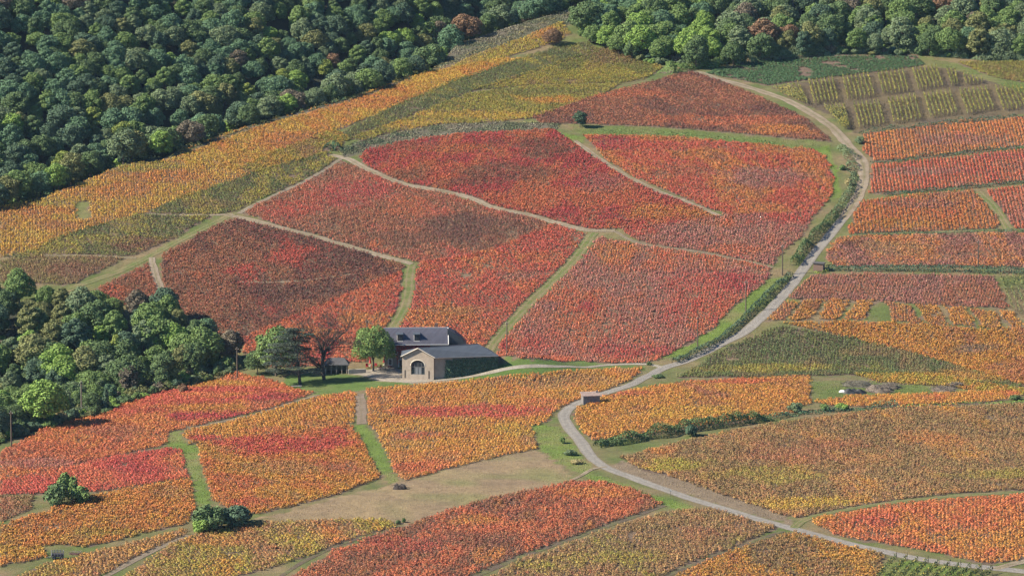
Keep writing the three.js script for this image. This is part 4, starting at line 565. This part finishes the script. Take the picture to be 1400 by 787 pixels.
hedge([1086, 364, 1105, 336, 1124, 316, 1142, 296], 2.6, 2.4, LEAF.dark, 'dark roadside hedge between the dusky pink plot and the road', 1.3, 5, .3);
hedge([1142, 296, 1155, 276, 1166, 258, 1167, 236, 1161, 214, 1150, 202], 3, 1.6, LEAF.grey, 'grey green scrub hedge inside the bend of the dirt track', 1, 6, .6);
hedge([1130, 369, 1180, 370, 1260, 370, 1340, 372, 1440, 374], 2.2, 1.7, LEAF.deep, 'straight dark clipped hedge running from the wooden cabin', 1.3, 7, .2);
hedge([1192, 224, 1263, 217, 1330, 209, 1440, 199], 1.9, 1.15, LEAF.deep, 'low dark bank hedge between the coral and the pink red bands', 1, 8, .5);
hedge([1205, 267, 1290, 260, 1400, 250, 1440, 247], 1.9, 1.15, LEAF.deep, 'low dark bank hedge under the pink red band', 1, 9, .5);
hedge([1176, 184, 1212, 179, 1300, 170, 1400, 160, 1440, 155], 1.9, 1.15, LEAF.deep, 'low dark bank hedge under the trellised blocks', 1, 10, .5);
hedge([1160, 323, 1260, 320, 1360, 317, 1440, 316], 1.9, 1.15, LEAF.deep, 'low dark bank hedge below the coral and gold band', .8, 11, .5);
hedge([462, 208, 480, 202, 500, 196, 530, 189, 556, 184], 3.4, 1.3, LEAF.grey, 'grey scrub along the left end of the terrace bank', .8, 12, .6);
hedge([815, 180, 860, 182, 940, 186, 1010, 191, 1060, 196], 2, .7, LEAF.mid, 'green weedy growth along the right part of the terrace bank', .7, 13, .6);
hedge([446, 206, 456, 202, 462, 206], 2.6, 2.0, LEAF.bluish, 'round blue green bush clump at the end of the olive strip', 1.3, 14, .3);
hedge([905, 98, 925, 100, 945, 94, 965, 92, 1000, 86], 4.5, 2.4, LEAF.mid, 'low bushes where the dirt track reaches the upper wood', 1, 15, .5);
hedge([1000, 86, 1060, 79, 1130, 73, 1200, 71, 1255, 72], 5, 2.8, LEAF.grey, 'grey green bramble fringe in front of the upper wood', 1, 16, .6);
hedge([1262, 72, 1310, 78, 1360, 82, 1440, 82], 5, 2.8, LEAF.grey, 'grey scrub edge beside the lane below the upper wood', 1, 17, .6);
hedge([230, 217, 290, 195, 350, 174, 420, 154, 500, 131, 560, 108], 2, 1.1, LEAF.olive, 'olive scrub lining the ridge between orange strip and far wood', .7, 18, .7);
hedge([0, 598, 60, 581, 100, 574, 130, 566], 3, 1.7, LEAF.grey, 'grey green bramble belt at the foot of the near wood', 1, 19, .6);
hedge([150, 556, 200, 541, 250, 530, 300, 516, 325, 505], 3, 1.7, LEAF.olive, 'olive bramble belt between near wood and red slope', 1, 20, .6);
hedge([1115, 372, 1122, 374, 1132, 372], 1, .6, LEAF.lime, 'yellow green weeds at the foot of the wooden cabin', 1, 21);
hedge([600, 95, 640, 76, 700, 52, 760, 25], 4, .7, LEAF.hay, 'dry grey grass and brush on the slope under the far wood', .5, 22, .8);
hedge([640, 62, 700, 44, 770, 20, 820, 8], 4, .7, LEAF.olive, 'green brown brush on the upper part of the scrub slope', .5, 23, .8);
const BUSH = [0, 1, 2].map(k => { const r = mulberry(700 + k), L = lobes(9, r, 2.3, 2.1, 0, .62); return crownGeo(L, 1500, .16, .34, r, .32); });
function bush(u, v, h, w, m, label, k = 0, dy = 0) { const p = cast(u, v), o = single('bush', BUSH[k % 3], m, label, 'bush'); o.position.set(p.x, p.y - .15, p.z); o.rotation.y = rnd() * 6.28; o.scale.set(w / 2.3, h / 2.1, w / 2.3 * .9); return o; }
bush(76, 690, 5.2, 5.2, LEAF.dark, 'tall dark round bush, highest of the pair in the red plot', 0); bush(92, 684, 6.4, 5, LEAF.mid, 'upright green bush behind the round pair in the red plot', 1); bush(108, 687, 4.2, 5, LEAF.mid, 'lower green round bush of the pair in the red plot', 2);
bush(288, 724, 5.6, 7.4, LEAF.dark, 'big dark bush at the lower end of the grass strip', 0); bush(318, 718, 4.6, 8, LEAF.deep, 'wide black green bush touching the mown field', 1); bush(274, 728, 3.2, 4, LEAF.fresh, 'small fresh green bush at the foot of the big dark bush', 2);
bush(945, 596, 3, 3.2, LEAF.deep, 'dark bush standing out of the long hedge', 1); bush(1088, 563, 2.6, 3.6, LEAF.grey, 'grey bush at the right end of the long hedge', 2); bush(1128, 561, 1.8, 2.6, LEAF.mid, 'green bush beside the narrow orange strip', 0); bush(1152, 560, 1.8, 3.6, LEAF.fresh, 'fresh green bush between hedge and brush heaps', 1);
bush(769, 606, 1.8, 1.5, LEAF.mid, 'single small bush on the bright grass beside the road', 2); bush(780, 622, 1.5, 3, LEAF.grey, 'grey weedy bush on the verge below the road bend', 0); bush(789, 634, 1.2, 3, LEAF.hay, 'dry weedy bush on the verge near the path mouth', 1);
bush(544, 716, 1, 1.2, LEAF.dark, 'small dark bush at the corner of the mown field', 1); bush(552, 714, 1.2, .9, LEAF.mid, 'tiny upright bush next to the mown field corner', 2); bush(888, 499, 1.1, 1.4, LEAF.dark, 'small dark bush at the road fork', 0); bush(900, 516, 1, 3.4, LEAF.dark, 'low spreading bush on the verge below the road fork', 2);
bush(250, 537, 2.6, 3, LEAF.russet, 'brown bush at the edge of the near wood', 1); bush(290, 500, 3.4, 3.4, LEAF.lime, 'yellow green bush at the near wood corner', 0); bush(210, 528, 2.6, 2.6, LEAF.lime, 'small yellow bush among the brambles of the near wood', 2); bush(262, 514, 3.2, 4, LEAF.dusk, 'dull brown bush in front of the near wood', 2); bush(310, 505, 3.6, 4, LEAF.mid, 'green bush beside the thin pole', 1);
bush(1160, 253, 2.2, 2.4, LEAF.hay, 'straw coloured bush inside the track bend', 1); bush(1152, 232, 1.8, 2.2, LEAF.mid, 'green bush beside the grass strip inside the track bend', 0); bush(1176, 196, 2.4, 3, LEAF.grey, 'grey bush at the outer corner of the trellised blocks', 2);
bush(985, 101, 1.4, 3, LEAF.dark, 'dark bush beside the track below the upper wood', 1); bush(1388, 546, 1.4, 3, LEAF.dark, 'dark bush on the bank right of the narrow orange strip', 1);
bush(660, 490, 1.4, 3.4, LEAF.deep, 'dark shrub against the far end of the ivy wall', 0);
{   // brambles and saplings that close the foot of the woods
  const r = mulberry(66), Q = new THREE.Quaternion(), M4 = new THREE.Matrix4(), white = new THREE.MeshStandardMaterial({ color: 0xffffff, vertexColors: true, roughness: .85, side: THREE.DoubleSide });
  for (const [px, gap, label] of [[[-60, 470, 60, 455, 200, 470, 300, 490, 335, 505, 300, 517, 200, 543, 130, 570, 60, 588, 0, 606, -60, 626], 3.4, 'tangled brambles and saplings along the foot of the near wood'], [[790, 46, 830, 30, 870, 50, 940, 70, 1050, 60, 1250, 58, 1440, 66, 1440, 84, 1330, 80, 1262, 76, 1150, 74, 1050, 80, 985, 90, 935, 96, 890, 89, 850, 72, 812, 60], 3.6, 'shrubby undergrowth along the foot of the upper wood']]) {
    const pts = scatter(region(px), gap, r), I = new THREE.InstancedMesh(BUSH[1], white, pts.length); I.name = numbered('undergrowth'); I.userData.kind = 'stuff'; tag(I, label, 'undergrowth'); scene.add(I);
    pts.forEach(([x, z], i) => { const h = rr(1.2, 3.4, r), w = rr(2.2, 4, r); Q.setFromAxisAngle(V3(0, 1, 0), r() * 6.28); I.setMatrixAt(i, M4.compose(V3(x, H(x, z) - .2, z), Q, V3(w / 2.3, h / 2.1, w / 2.3))); I.setColorAt(i, LEAF[pick([['dark', 3], ['grey', 3], ['olive', 2], ['mid', 3], ['deep', 1.5], ['fresh', .8], ['hay', .5], ['dusk', .6]], r)].color); });
  }
}
[[812, 60, 8, 'mid'], [829, 66, 9, 'fresh'], [846, 74, 8.5, 'mid'], [864, 82, 8, 'dark'], [800, 47, 8, 'mid'], [822, 50, 10, 'bluish']].forEach(([u, v, h, k], i) => { const p = cast(u, v); tree(i, LEAF[k], p.x, p.z, h, `${WORD[k]} leafy tree at the left tip of the upper wood`, 'trees at the left tip of the upper wood', 'broadleaf_tree', 1.2); });
// ---------------------------------------------------------------- heaps, tarpaulin, cart
function heap(u, v, w, h, d, m, label, name, seed, twigs) {
  const p = cast(u, v), r = mulberry(seed), T = thing(name, label, 'heap', [p.x, p.y - .1, p.z]), n = 22, P = [], I = [];
  for (let j = 0; j <= n; j++) for (let i = 0; i <= n; i++) { const a = i / n * 2 - 1, b = j / n * 2 - 1, q = Math.max(0, 1 - a * a - b * b); P.push(a * w / 2, h * (Math.sqrt(q) * (.75 + .5 * vnoise(a * 2.2, b * 2.2, seed)) + .14 * vnoise(a * 8, b * 8, seed + 1) * Math.sqrt(q)) - .15, b * d / 2); }
  for (let j = 0; j < n; j++) for (let i = 0; i < n; i++) { const a = j * (n + 1) + i; I.push(a, a + n + 1, a + n + 2, a, a + n + 2, a + 1); }
  part('mound', planarUV(meshGeo(P, I), .3), m, T);
  if (twigs) part('brushwood', mergeGeometries(Array.from({ length: twigs }, () => { const x = rr(-.5, .5, r) * w * .9, z = rr(-.5, .5, r) * d * .9, q = Math.max(.05, 1 - (2 * x / w) ** 2 - (2 * z / d) ** 2), y = h * .8 * Math.sqrt(q), a = r() * 6.28, l = rr(.5, 1.4, r); return tube([V3(x - Math.cos(a) * l, y + rr(-.2, .3, r), z - Math.sin(a) * l), V3(x, y + .15, z), V3(x + Math.cos(a) * l, y + rr(-.1, .5, r), z + Math.sin(a) * l)], .05, .025, 3); })), paleBark, T);
  return T;
}
const EARTH = mat(.16, .11, .08, .97, { map: grain }), DARKEARTH = mat(.06, .045, .04, .97, { map: grain }), BRUSH = mat(.24, .19, .15, .97, { map: grain });
heap(547, 668, 3.8, 1.5, 2.6, DARKEARTH, 'dark earth heap at the top of the mown field', 'earth_heap', 41, 30);
heap(1168, 537, 7.5, 1.9, 4, mat(.02, .022, .026, .6), 'black heap added to stand for a dark hollow in the grass clearing', 'added_black_heap', 42, 0);  // black mound added in place of a dark, shaded hollow
heap(1202, 534, 7.5, 1.9, 7, BRUSH, 'pale brown brush heap in the grass clearing', 'brush_heap', 43, 160);
heap(1172, 527, 9, 1.6, 6, mat(.15, .14, .1, .97, { map: grain }), 'overgrown heap behind the added black heap', 'brush_heap', 44, 120);
heap(1218, 530, 6, 1.5, 5, mat(.12, .1, .08, .97, { map: grain }), 'dark brush heap joined to the pale one', 'brush_heap', 45, 110);
heap(1290, 533, 7, 1.1, 6, BRUSH, 'grey brush heap at the far end of the clearing', 'brush_heap', 46, 120); heap(1308, 529, 5, 1.6, 4, DARKEARTH, 'small dark heap beside the grey brush heap', 'brush_heap', 47, 70);
heap(106, 757, 4.8, .7, 2, mat(.10, .05, .045, .97, { map: grain }), 'flat dark brown heap on the grass beside the cart', 'earth_heap', 48, 20);
{ const p = cast(1153, 537), r = mulberry(5), g = new THREE.IcosahedronGeometry(1, 2), a = g.attributes.position; for (let i = 0; i < a.count; i++) { const k = 1 + .16 * vnoise(a.getX(i) * 2 + 5, a.getY(i) * 2 + a.getZ(i), 8); a.setXYZ(i, a.getX(i) * 1.05 * k, a.getY(i) * .5 * k + .35, a.getZ(i) * .7 * k); } g.computeVertexNormals(); const o = single('tarpaulin', g, mat(.78, .76, .72, .7), 'white tarpaulin bundle at the edge of the black heap', 'tarpaulin'); o.position.set(p.x, p.y, p.z); }
{   // cart with slatted sides
  const p = cast(78, 764), T = thing('farm_cart', 'small grey farm cart with slatted sides parked at the vine edge', 'cart', [p.x, p.y, p.z], .18), GREY = mat(.3, .29, .29, .8), TYRE = mat(.03, .03, .03, .9);
  part('bed', box(2.9, .22, 1.6, 0, .78, 0), mat(.1, .09, .09, .8), T); part('chassis', box(2.6, .16, .8, 0, .58, 0), TYRE, T); part('drawbar', tube([V3(-1.4, .6, 0), V3(-2.6, .5, 0)], .07, .05, 5), GREY, T);
  for (const z of [-.74, .74]) for (const y of [1.2, 1.55, 1.9]) part('side_rail', box(2.9, .09, .06, 0, y, z), GREY, T);
  for (const x of [-1.38, 1.38]) for (const y of [1.2, 1.55, 1.9]) part('end_rail', box(.06, .09, 1.42, x, y, 0), GREY, T);
  for (const z of [-.74, .74]) for (const x of [-1.35, -.68, 0, .68, 1.35]) part('stake', box(.08, 1.2, .08, x, 1.45, z), GREY, T);
  for (const x of [-.85, .85]) for (const z of [-.86, .86]) { const w = part('wheel', new THREE.TorusGeometry(.34, .13, 8, 16).translate(x, .47, z), TYRE, T); part('hub', new THREE.CylinderGeometry(.2, .2, .12, 10).rotateX(Math.PI / 2).translate(x, .47, z), GREY, w); }
  part('load', box(2.6, .45, 1.3, 0, 1.1, 0), mat(.11, .08, .08, .95, { map: grain }), T);
}
// ---------------------------------------------------------------- trellised rows
function trellis(a, b, h, w, cols, label, group, posts, dens = 9, seed = 1) {
  const A = cast(...a), Bp = cast(...b), l = Math.hypot(Bp.x - A.x, Bp.z - A.z), tx = (Bp.x - A.x) / l, tz = (Bp.z - A.z) / l, r = mulberry(seed);
  const T = thing('trellised_vine_row', label, 'vine row', [A.x, A.y, A.z], 0, group);
  part('foliage', leafCloud(Math.round(l * dens), q => { const t = q(), e = rr(-.5, .5, q) * w * (.7 + .4 * vnoise(t * l / 1.1, seed, 3)), x = tx * t * l - tz * e, z = tz * t * l + tx * e, y = H(A.x + x, A.z + z) - A.y + .35 + (h - .35) * q() ** .8 * (1 + .15 * vnoise(t * l / 1.3, seed, 4)); const c = K[cols[Math.floor(q() * cols.length)]]; return [x, y, z, -tz * Math.sign(e), .5, tx * Math.sign(e), c]; }, .24, .46, r, .25), LEAFW, T);
  for (let k = 0; k < posts; k++) { const t = posts > 1 ? k / (posts - 1) : 0, x = tx * (t * (l + .6) - .3), z = tz * (t * (l + .6) - .3); part('post', cyl(.05, .05, h + .5, x, H(A.x + x, A.z + z) - A.y - .3, z, 5), barkMat, T); }
}
const LEAFW = new THREE.MeshStandardMaterial({ color: 0xffffff, vertexColors: true, roughness: .85, side: THREE.DoubleSide });
{
  const z3 = a => a.map((v, i) => i % 2 ? 80 + v / 3.889 : 1040 + v / 3.889);    // [top left, top right, bottom right, bottom left], rows
  const UP = [[[60, 165, 215, 140, 258, 252, 190, 222], 6], [[252, 130, 395, 112, 425, 232, 282, 250], 7], [[432, 106, 585, 92, 620, 205, 460, 226], 7], [[618, 84, 770, 68, 800, 180, 650, 196], 7], [[803, 64, 945, 52, 985, 155, 838, 174], 7], [[985, 66, 1050, 76, 1060, 146, 1015, 150], 3], [[1075, 92, 1190, 122, 1195, 136, 1090, 144], 5]];
  const LO = [[[335, 262, 455, 258, 480, 380, 440, 376], 6], [[490, 250, 640, 238, 672, 354, 522, 374], 7], [[672, 225, 832, 205, 868, 330, 708, 350], 7], [[862, 195, 1020, 180, 1060, 296, 902, 322], 7], [[1055, 180, 1212, 162, 1255, 275, 1098, 302], 7], [[1245, 162, 1400, 160, 1450, 262, 1290, 282], 7]];
  const ord = ['first', 'second', 'third', 'fourth', 'fifth', 'sixth', 'seventh'];
  [[UP, 'upper'], [LO, 'lower']].forEach(([S, tier], ti) => S.forEach(([c, n], bi) => { const q = z3(c); for (let k = 0; k < n; k++) { const t = (k + .3) / n; trellis([lerp(q[0], q[2], t), lerp(q[1], q[3], t)], [lerp(q[6], q[4], t), lerp(q[7], q[5], t)], 1.9, .55, ['olive', 'green', 'yellowolive', 'olive', 'green'], `yellow green vine row in ${ord[bi]} block from the dirt track, ${tier} tier`, `trellised rows of the ${tier} tier`, 2, 16, ti * 200 + bi * 10 + k + 1); } }));
  for (let k = 0; k < 10; k++) trellis([1226 + k * 14.5, 766 + k * 2.0], [1196 + k * 15 - k * k * .2, 800 + k * 1.2], 1.9, .8, ['green', 'green', 'deepgreen', 'yellowolive'], 'bright green trellised vine row ending at the lower road', 'green trellised rows beside the lower road', 3, 22, 900 + k);
  for (let k = 0; k < 5; k++) trellis([1368 + k * 8.5, 378], [1388 + k * 10, 430 + k * 2.5], 1.7, .7, ['green', 'olive', 'deepgreen'], 'dull green trellised vine row under the clipped hedge', 'dull green trellised rows under the clipped hedge', 2, 10, 950 + k);
}
// ---------------------------------------------------------------- vines
const VINE = [0, 1, 2, 3].map(k => { const r = mulberry(60 + k); return leafCloud(34, q => { const a = q() * 6.283, t = q(), R = (.1 + .34 * Math.sqrt(q())) * (1 - .25 * t); return [Math.cos(a) * R, .2 + t * .56 + .1 * q(), Math.sin(a) * R, Math.cos(a) * .6, .7 + t * .7, Math.sin(a) * .6]; }, .18, .31, r, .3, .6); });
const stem = k => { const r = mulberry(90 + k); return mergeGeometries([VINE[k], (() => { const g = tube([V3(0, -.15, 0), V3(.04, .3, .03), V3(-.03, .6, 0)], .06, .03, 4); g.setAttribute('color', new THREE.Float32BufferAttribute(new Array(g.attributes.position.count * 3).fill(.25), 3)); return g; })()]); };
const VGEO = [0, 1, 2, 3].map(stem);
{
  const r = mulberry(4242), vines = [], col = [0, 0, 0];
  PLOTS.forEach((P, pi) => {
    const a = ((P.a ?? 0) + (P.row ? 0 : [9, -13, 17, -7, 24][pi % 5])) * Math.PI / 180, ca = Math.cos(a), sa = Math.sin(a), row = P.row ?? .84, gap = P.row ? .68 : .8, R = P.R, cx = (R.x0 + R.x1) / 2, cz = (R.z0 + R.z1) / 2, rad = Math.hypot(R.x1 - R.x0, R.z1 - R.z0) / 2;
    P.V = [];
    for (let i = -Math.ceil(rad / row); i * row < rad; i++) for (let j = -Math.ceil(rad / gap); j * gap < rad; j++) {
      const lx = i * row + rr(-1, 1, r) * (P.row ? .2 : .24), lz = j * gap + rr(-.27, .27, r), x = cx + lx * ca + lz * sa, z = cz - lx * sa + lz * ca;
      if (!inPlot(P, x + .7 * vnoise(x / 2, z / 2, 81), z + .7 * vnoise(x / 2, z / 2, 82))) continue;
      if (CARVE.has(ck(x, z))) continue;
      if (!inside(P.R0, x, z) && PLOTS.some(O => O !== P && inside(O.R0, x, z))) continue;
      const bald = vnoise(x / 7, z / 7, 84) * .6 + vnoise(x / 2.5, z / 2.5, 85) * .4; if (r() < .035 || bald > .78) continue;
      const y = H(x, z), [u, v] = toPix(x, y, z); if (u < -60 || u > 1460 || v > 830) continue;
      // leaf colour: patches drawn out along the rows, then plant to plant
      const s = (lx / 9), t = (lz / 24), n = .5 + .6 * fbm(s, t, 91 + pi) + .16 * vnoise(lx / 2.2, lz / 7, 93) + .26 * (r() - .5), pal = P.c, f = clamp(n, 0, .999) * (pal.length - 1), k = Math.floor(f);
      for (let c = 0; c < 3; c++) col[c] = lerp(K[pal[k]][c], K[pal[Math.min(pal.length - 1, k + 1)]][c], f - k);
      for (const [pu, pv, ru, rv, name, w] of P.q) { const d = Math.hypot((u - pu) / ru, (v - pv) / rv) / 1.15 + .6 * fbm(x / 8, z / 8, 95); if (d < 1) { const g = Math.min(1, w * 1.2) * sstep(1, .45, d) * (r() < .85 ? 1 : .3); for (let c = 0; c < 3; c++) col[c] = lerp(col[c], K[name][c], g); } }
      const b = rr(.76, 1.2, r); P.V.push([x, y, z, col[0] * b * rr(.94, 1.06, r), col[1] * b * rr(.85, 1.15, r), col[2] * b, rr(.64, 1.08, r) * (bald > .45 ? .8 : 1), u, v, pi]);
    }
    vines.push(...P.V);
  });
  console.log('vines', vines.length);
  const front = vines.filter(v => v[7] > 0 && v[7] < 1400 && v[8] < 786).sort((a, b) => b[2] - a[2]).slice(0, 300), single300 = new Set(front);
  const vm = new THREE.MeshStandardMaterial({ color: 0xffffff, vertexColors: true, roughness: .8, side: THREE.DoubleSide }), M4 = new THREE.Matrix4(), Q = new THREE.Quaternion(), E = new THREE.Euler(), Cc = new THREE.Color();
  PLOTS.forEach((P, pi) => {
    const list = P.V.filter(v => !single300.has(v)); if (!list.length) return;
    const I = new THREE.InstancedMesh(VGEO[pi % 4], vm, list.length); I.name = numbered('vineyard'); I.userData.kind = 'stuff'; tag(I, P.L, 'vineyard', P.g ?? 'vineyard plots on the hillside'); scene.add(I);
    list.forEach((v, i) => { Q.setFromEuler(E.set(rr(-.15, .15, r), r() * 6.28, rr(-.15, .15, r))); const s = v[6]; I.setMatrixAt(i, M4.compose(V3(v[0], v[1], v[2]), Q, V3(s * rr(.95, 1.25, r), s * rr(.85, 1.15, r), s * rr(.95, 1.25, r)))); I.setColorAt(i, Cc.setRGB(v[3], v[4], v[5])); });
  });
  const mats = new Map();
  front.forEach((v, i) => {
    const key = [v[3], v[4], v[5]].map(c => Math.round(Math.sqrt(c) * 14)).join(), P = PLOTS[v[9]]; if (!mats.has(key)) { const m = vm.clone(); m.color.setRGB(v[3], v[4], v[5]); mats.set(key, m); }
    const o = single('bush_vine', VGEO[i % 4], mats.get(key), 'single bush vine in the ' + (P.S ?? 'front rows of the plot'), 'vine', 'bush vines in the foreground rows'); o.position.set(v[0], v[1], v[2]); o.rotation.y = r() * 6.28; o.scale.setScalar(v[6] * 1.08);
    P.used = (P.used ?? 0) + 1;
  });
  PLOTS.forEach(P => P.used && console.log(P.used, P.L));
  // low dark green shrubs of the young plantation under the upper wood
  const R = region([964, 100, 1033, 84, 1160, 77, 1252, 77, 1266, 89, 1212, 97, 1098, 110, 1050, 117]), pts = scatter(R, 1.15, r, .35).filter(([x, z]) => fbm(x / 6, z / 6, 77) < .42);
  const S = new THREE.InstancedMesh(VGEO[1], vm, pts.length); S.name = 'shrub_field'; S.userData.kind = 'stuff'; tag(S, 'field of low dark green shrubs under the upper wood', 'shrubs'); scene.add(S);
  pts.forEach(([x, z], i) => { Q.setFromAxisAngle(V3(0, 1, 0), r() * 6.28); S.setMatrixAt(i, M4.compose(V3(x, H(x, z), z), Q, V3(1.5, rr(.6, .95, r), 1.5))); const b = rr(.8, 1.25, r); S.setColorAt(i, Cc.setRGB(.065 * b, .135 * b, .05 * b)); });
}
// ---------------------------------------------------------------- grass tufts on verges, banks and the mown field
{
  const r = mulberry(88), tuft = leafCloud(9, q => { const a = q() * 6.28; return [Math.cos(a) * .18 * q(), .12 + .1 * q(), Math.sin(a) * .18 * q(), Math.cos(a), .8, Math.sin(a)]; }, .16, .34, r, .25, .6), list = [];
  const Cc = new THREE.Color();
  for (const Z of ZONES) { const d = { lime: [.8, .5], grass: [.8, .55], scrub: [.8, 1.3], dry: [1.1, .6], straw: [1.0, .4], stub: [.9, .5], soil: [1.2, .5] }[Z.k]; if (!d) continue; scatter(Z.R, d[0], r, .5).forEach(([x, z]) => { const n = fbm(x / 5, z / 5, 83); if (n < -.15 && r() < .7) return; if (PLOTS.some(P => inside(P.R, x, z))) return; list.push([x, z, d[1] * rr(.6, 1.3, r), Z.k]); }); }
  const I = new THREE.InstancedMesh(tuft, new THREE.MeshStandardMaterial({ color: 0xffffff, vertexColors: true, roughness: .9, side: THREE.DoubleSide }), list.length); I.name = 'grass_tufts'; I.userData.kind = 'stuff'; tag(I, 'rough grass tufts on verges, banks and the mown field', 'grass'); scene.add(I);
  const M4 = new THREE.Matrix4(), Q = new THREE.Quaternion();
  list.forEach(([x, z, s, k], i) => { Q.setFromAxisAngle(V3(0, 1, 0), r() * 6.28); I.setMatrixAt(i, M4.compose(V3(x, H(x, z), z), Q, V3(s * 1.3, s, s * 1.3))); const c = groundColour(x, z), b = rr(.85, 1.25, r); I.setColorAt(i, Cc.setRGB(c[0] * b, c[1] * b * 1.05, c[2] * b)); });
  console.log('tufts', list.length);
}
scene.traverse(o => { if (o.isMesh && o.name !== 'sky') { o.castShadow = true; o.receiveShadow = true; } });
renderer.render(scene, camera);
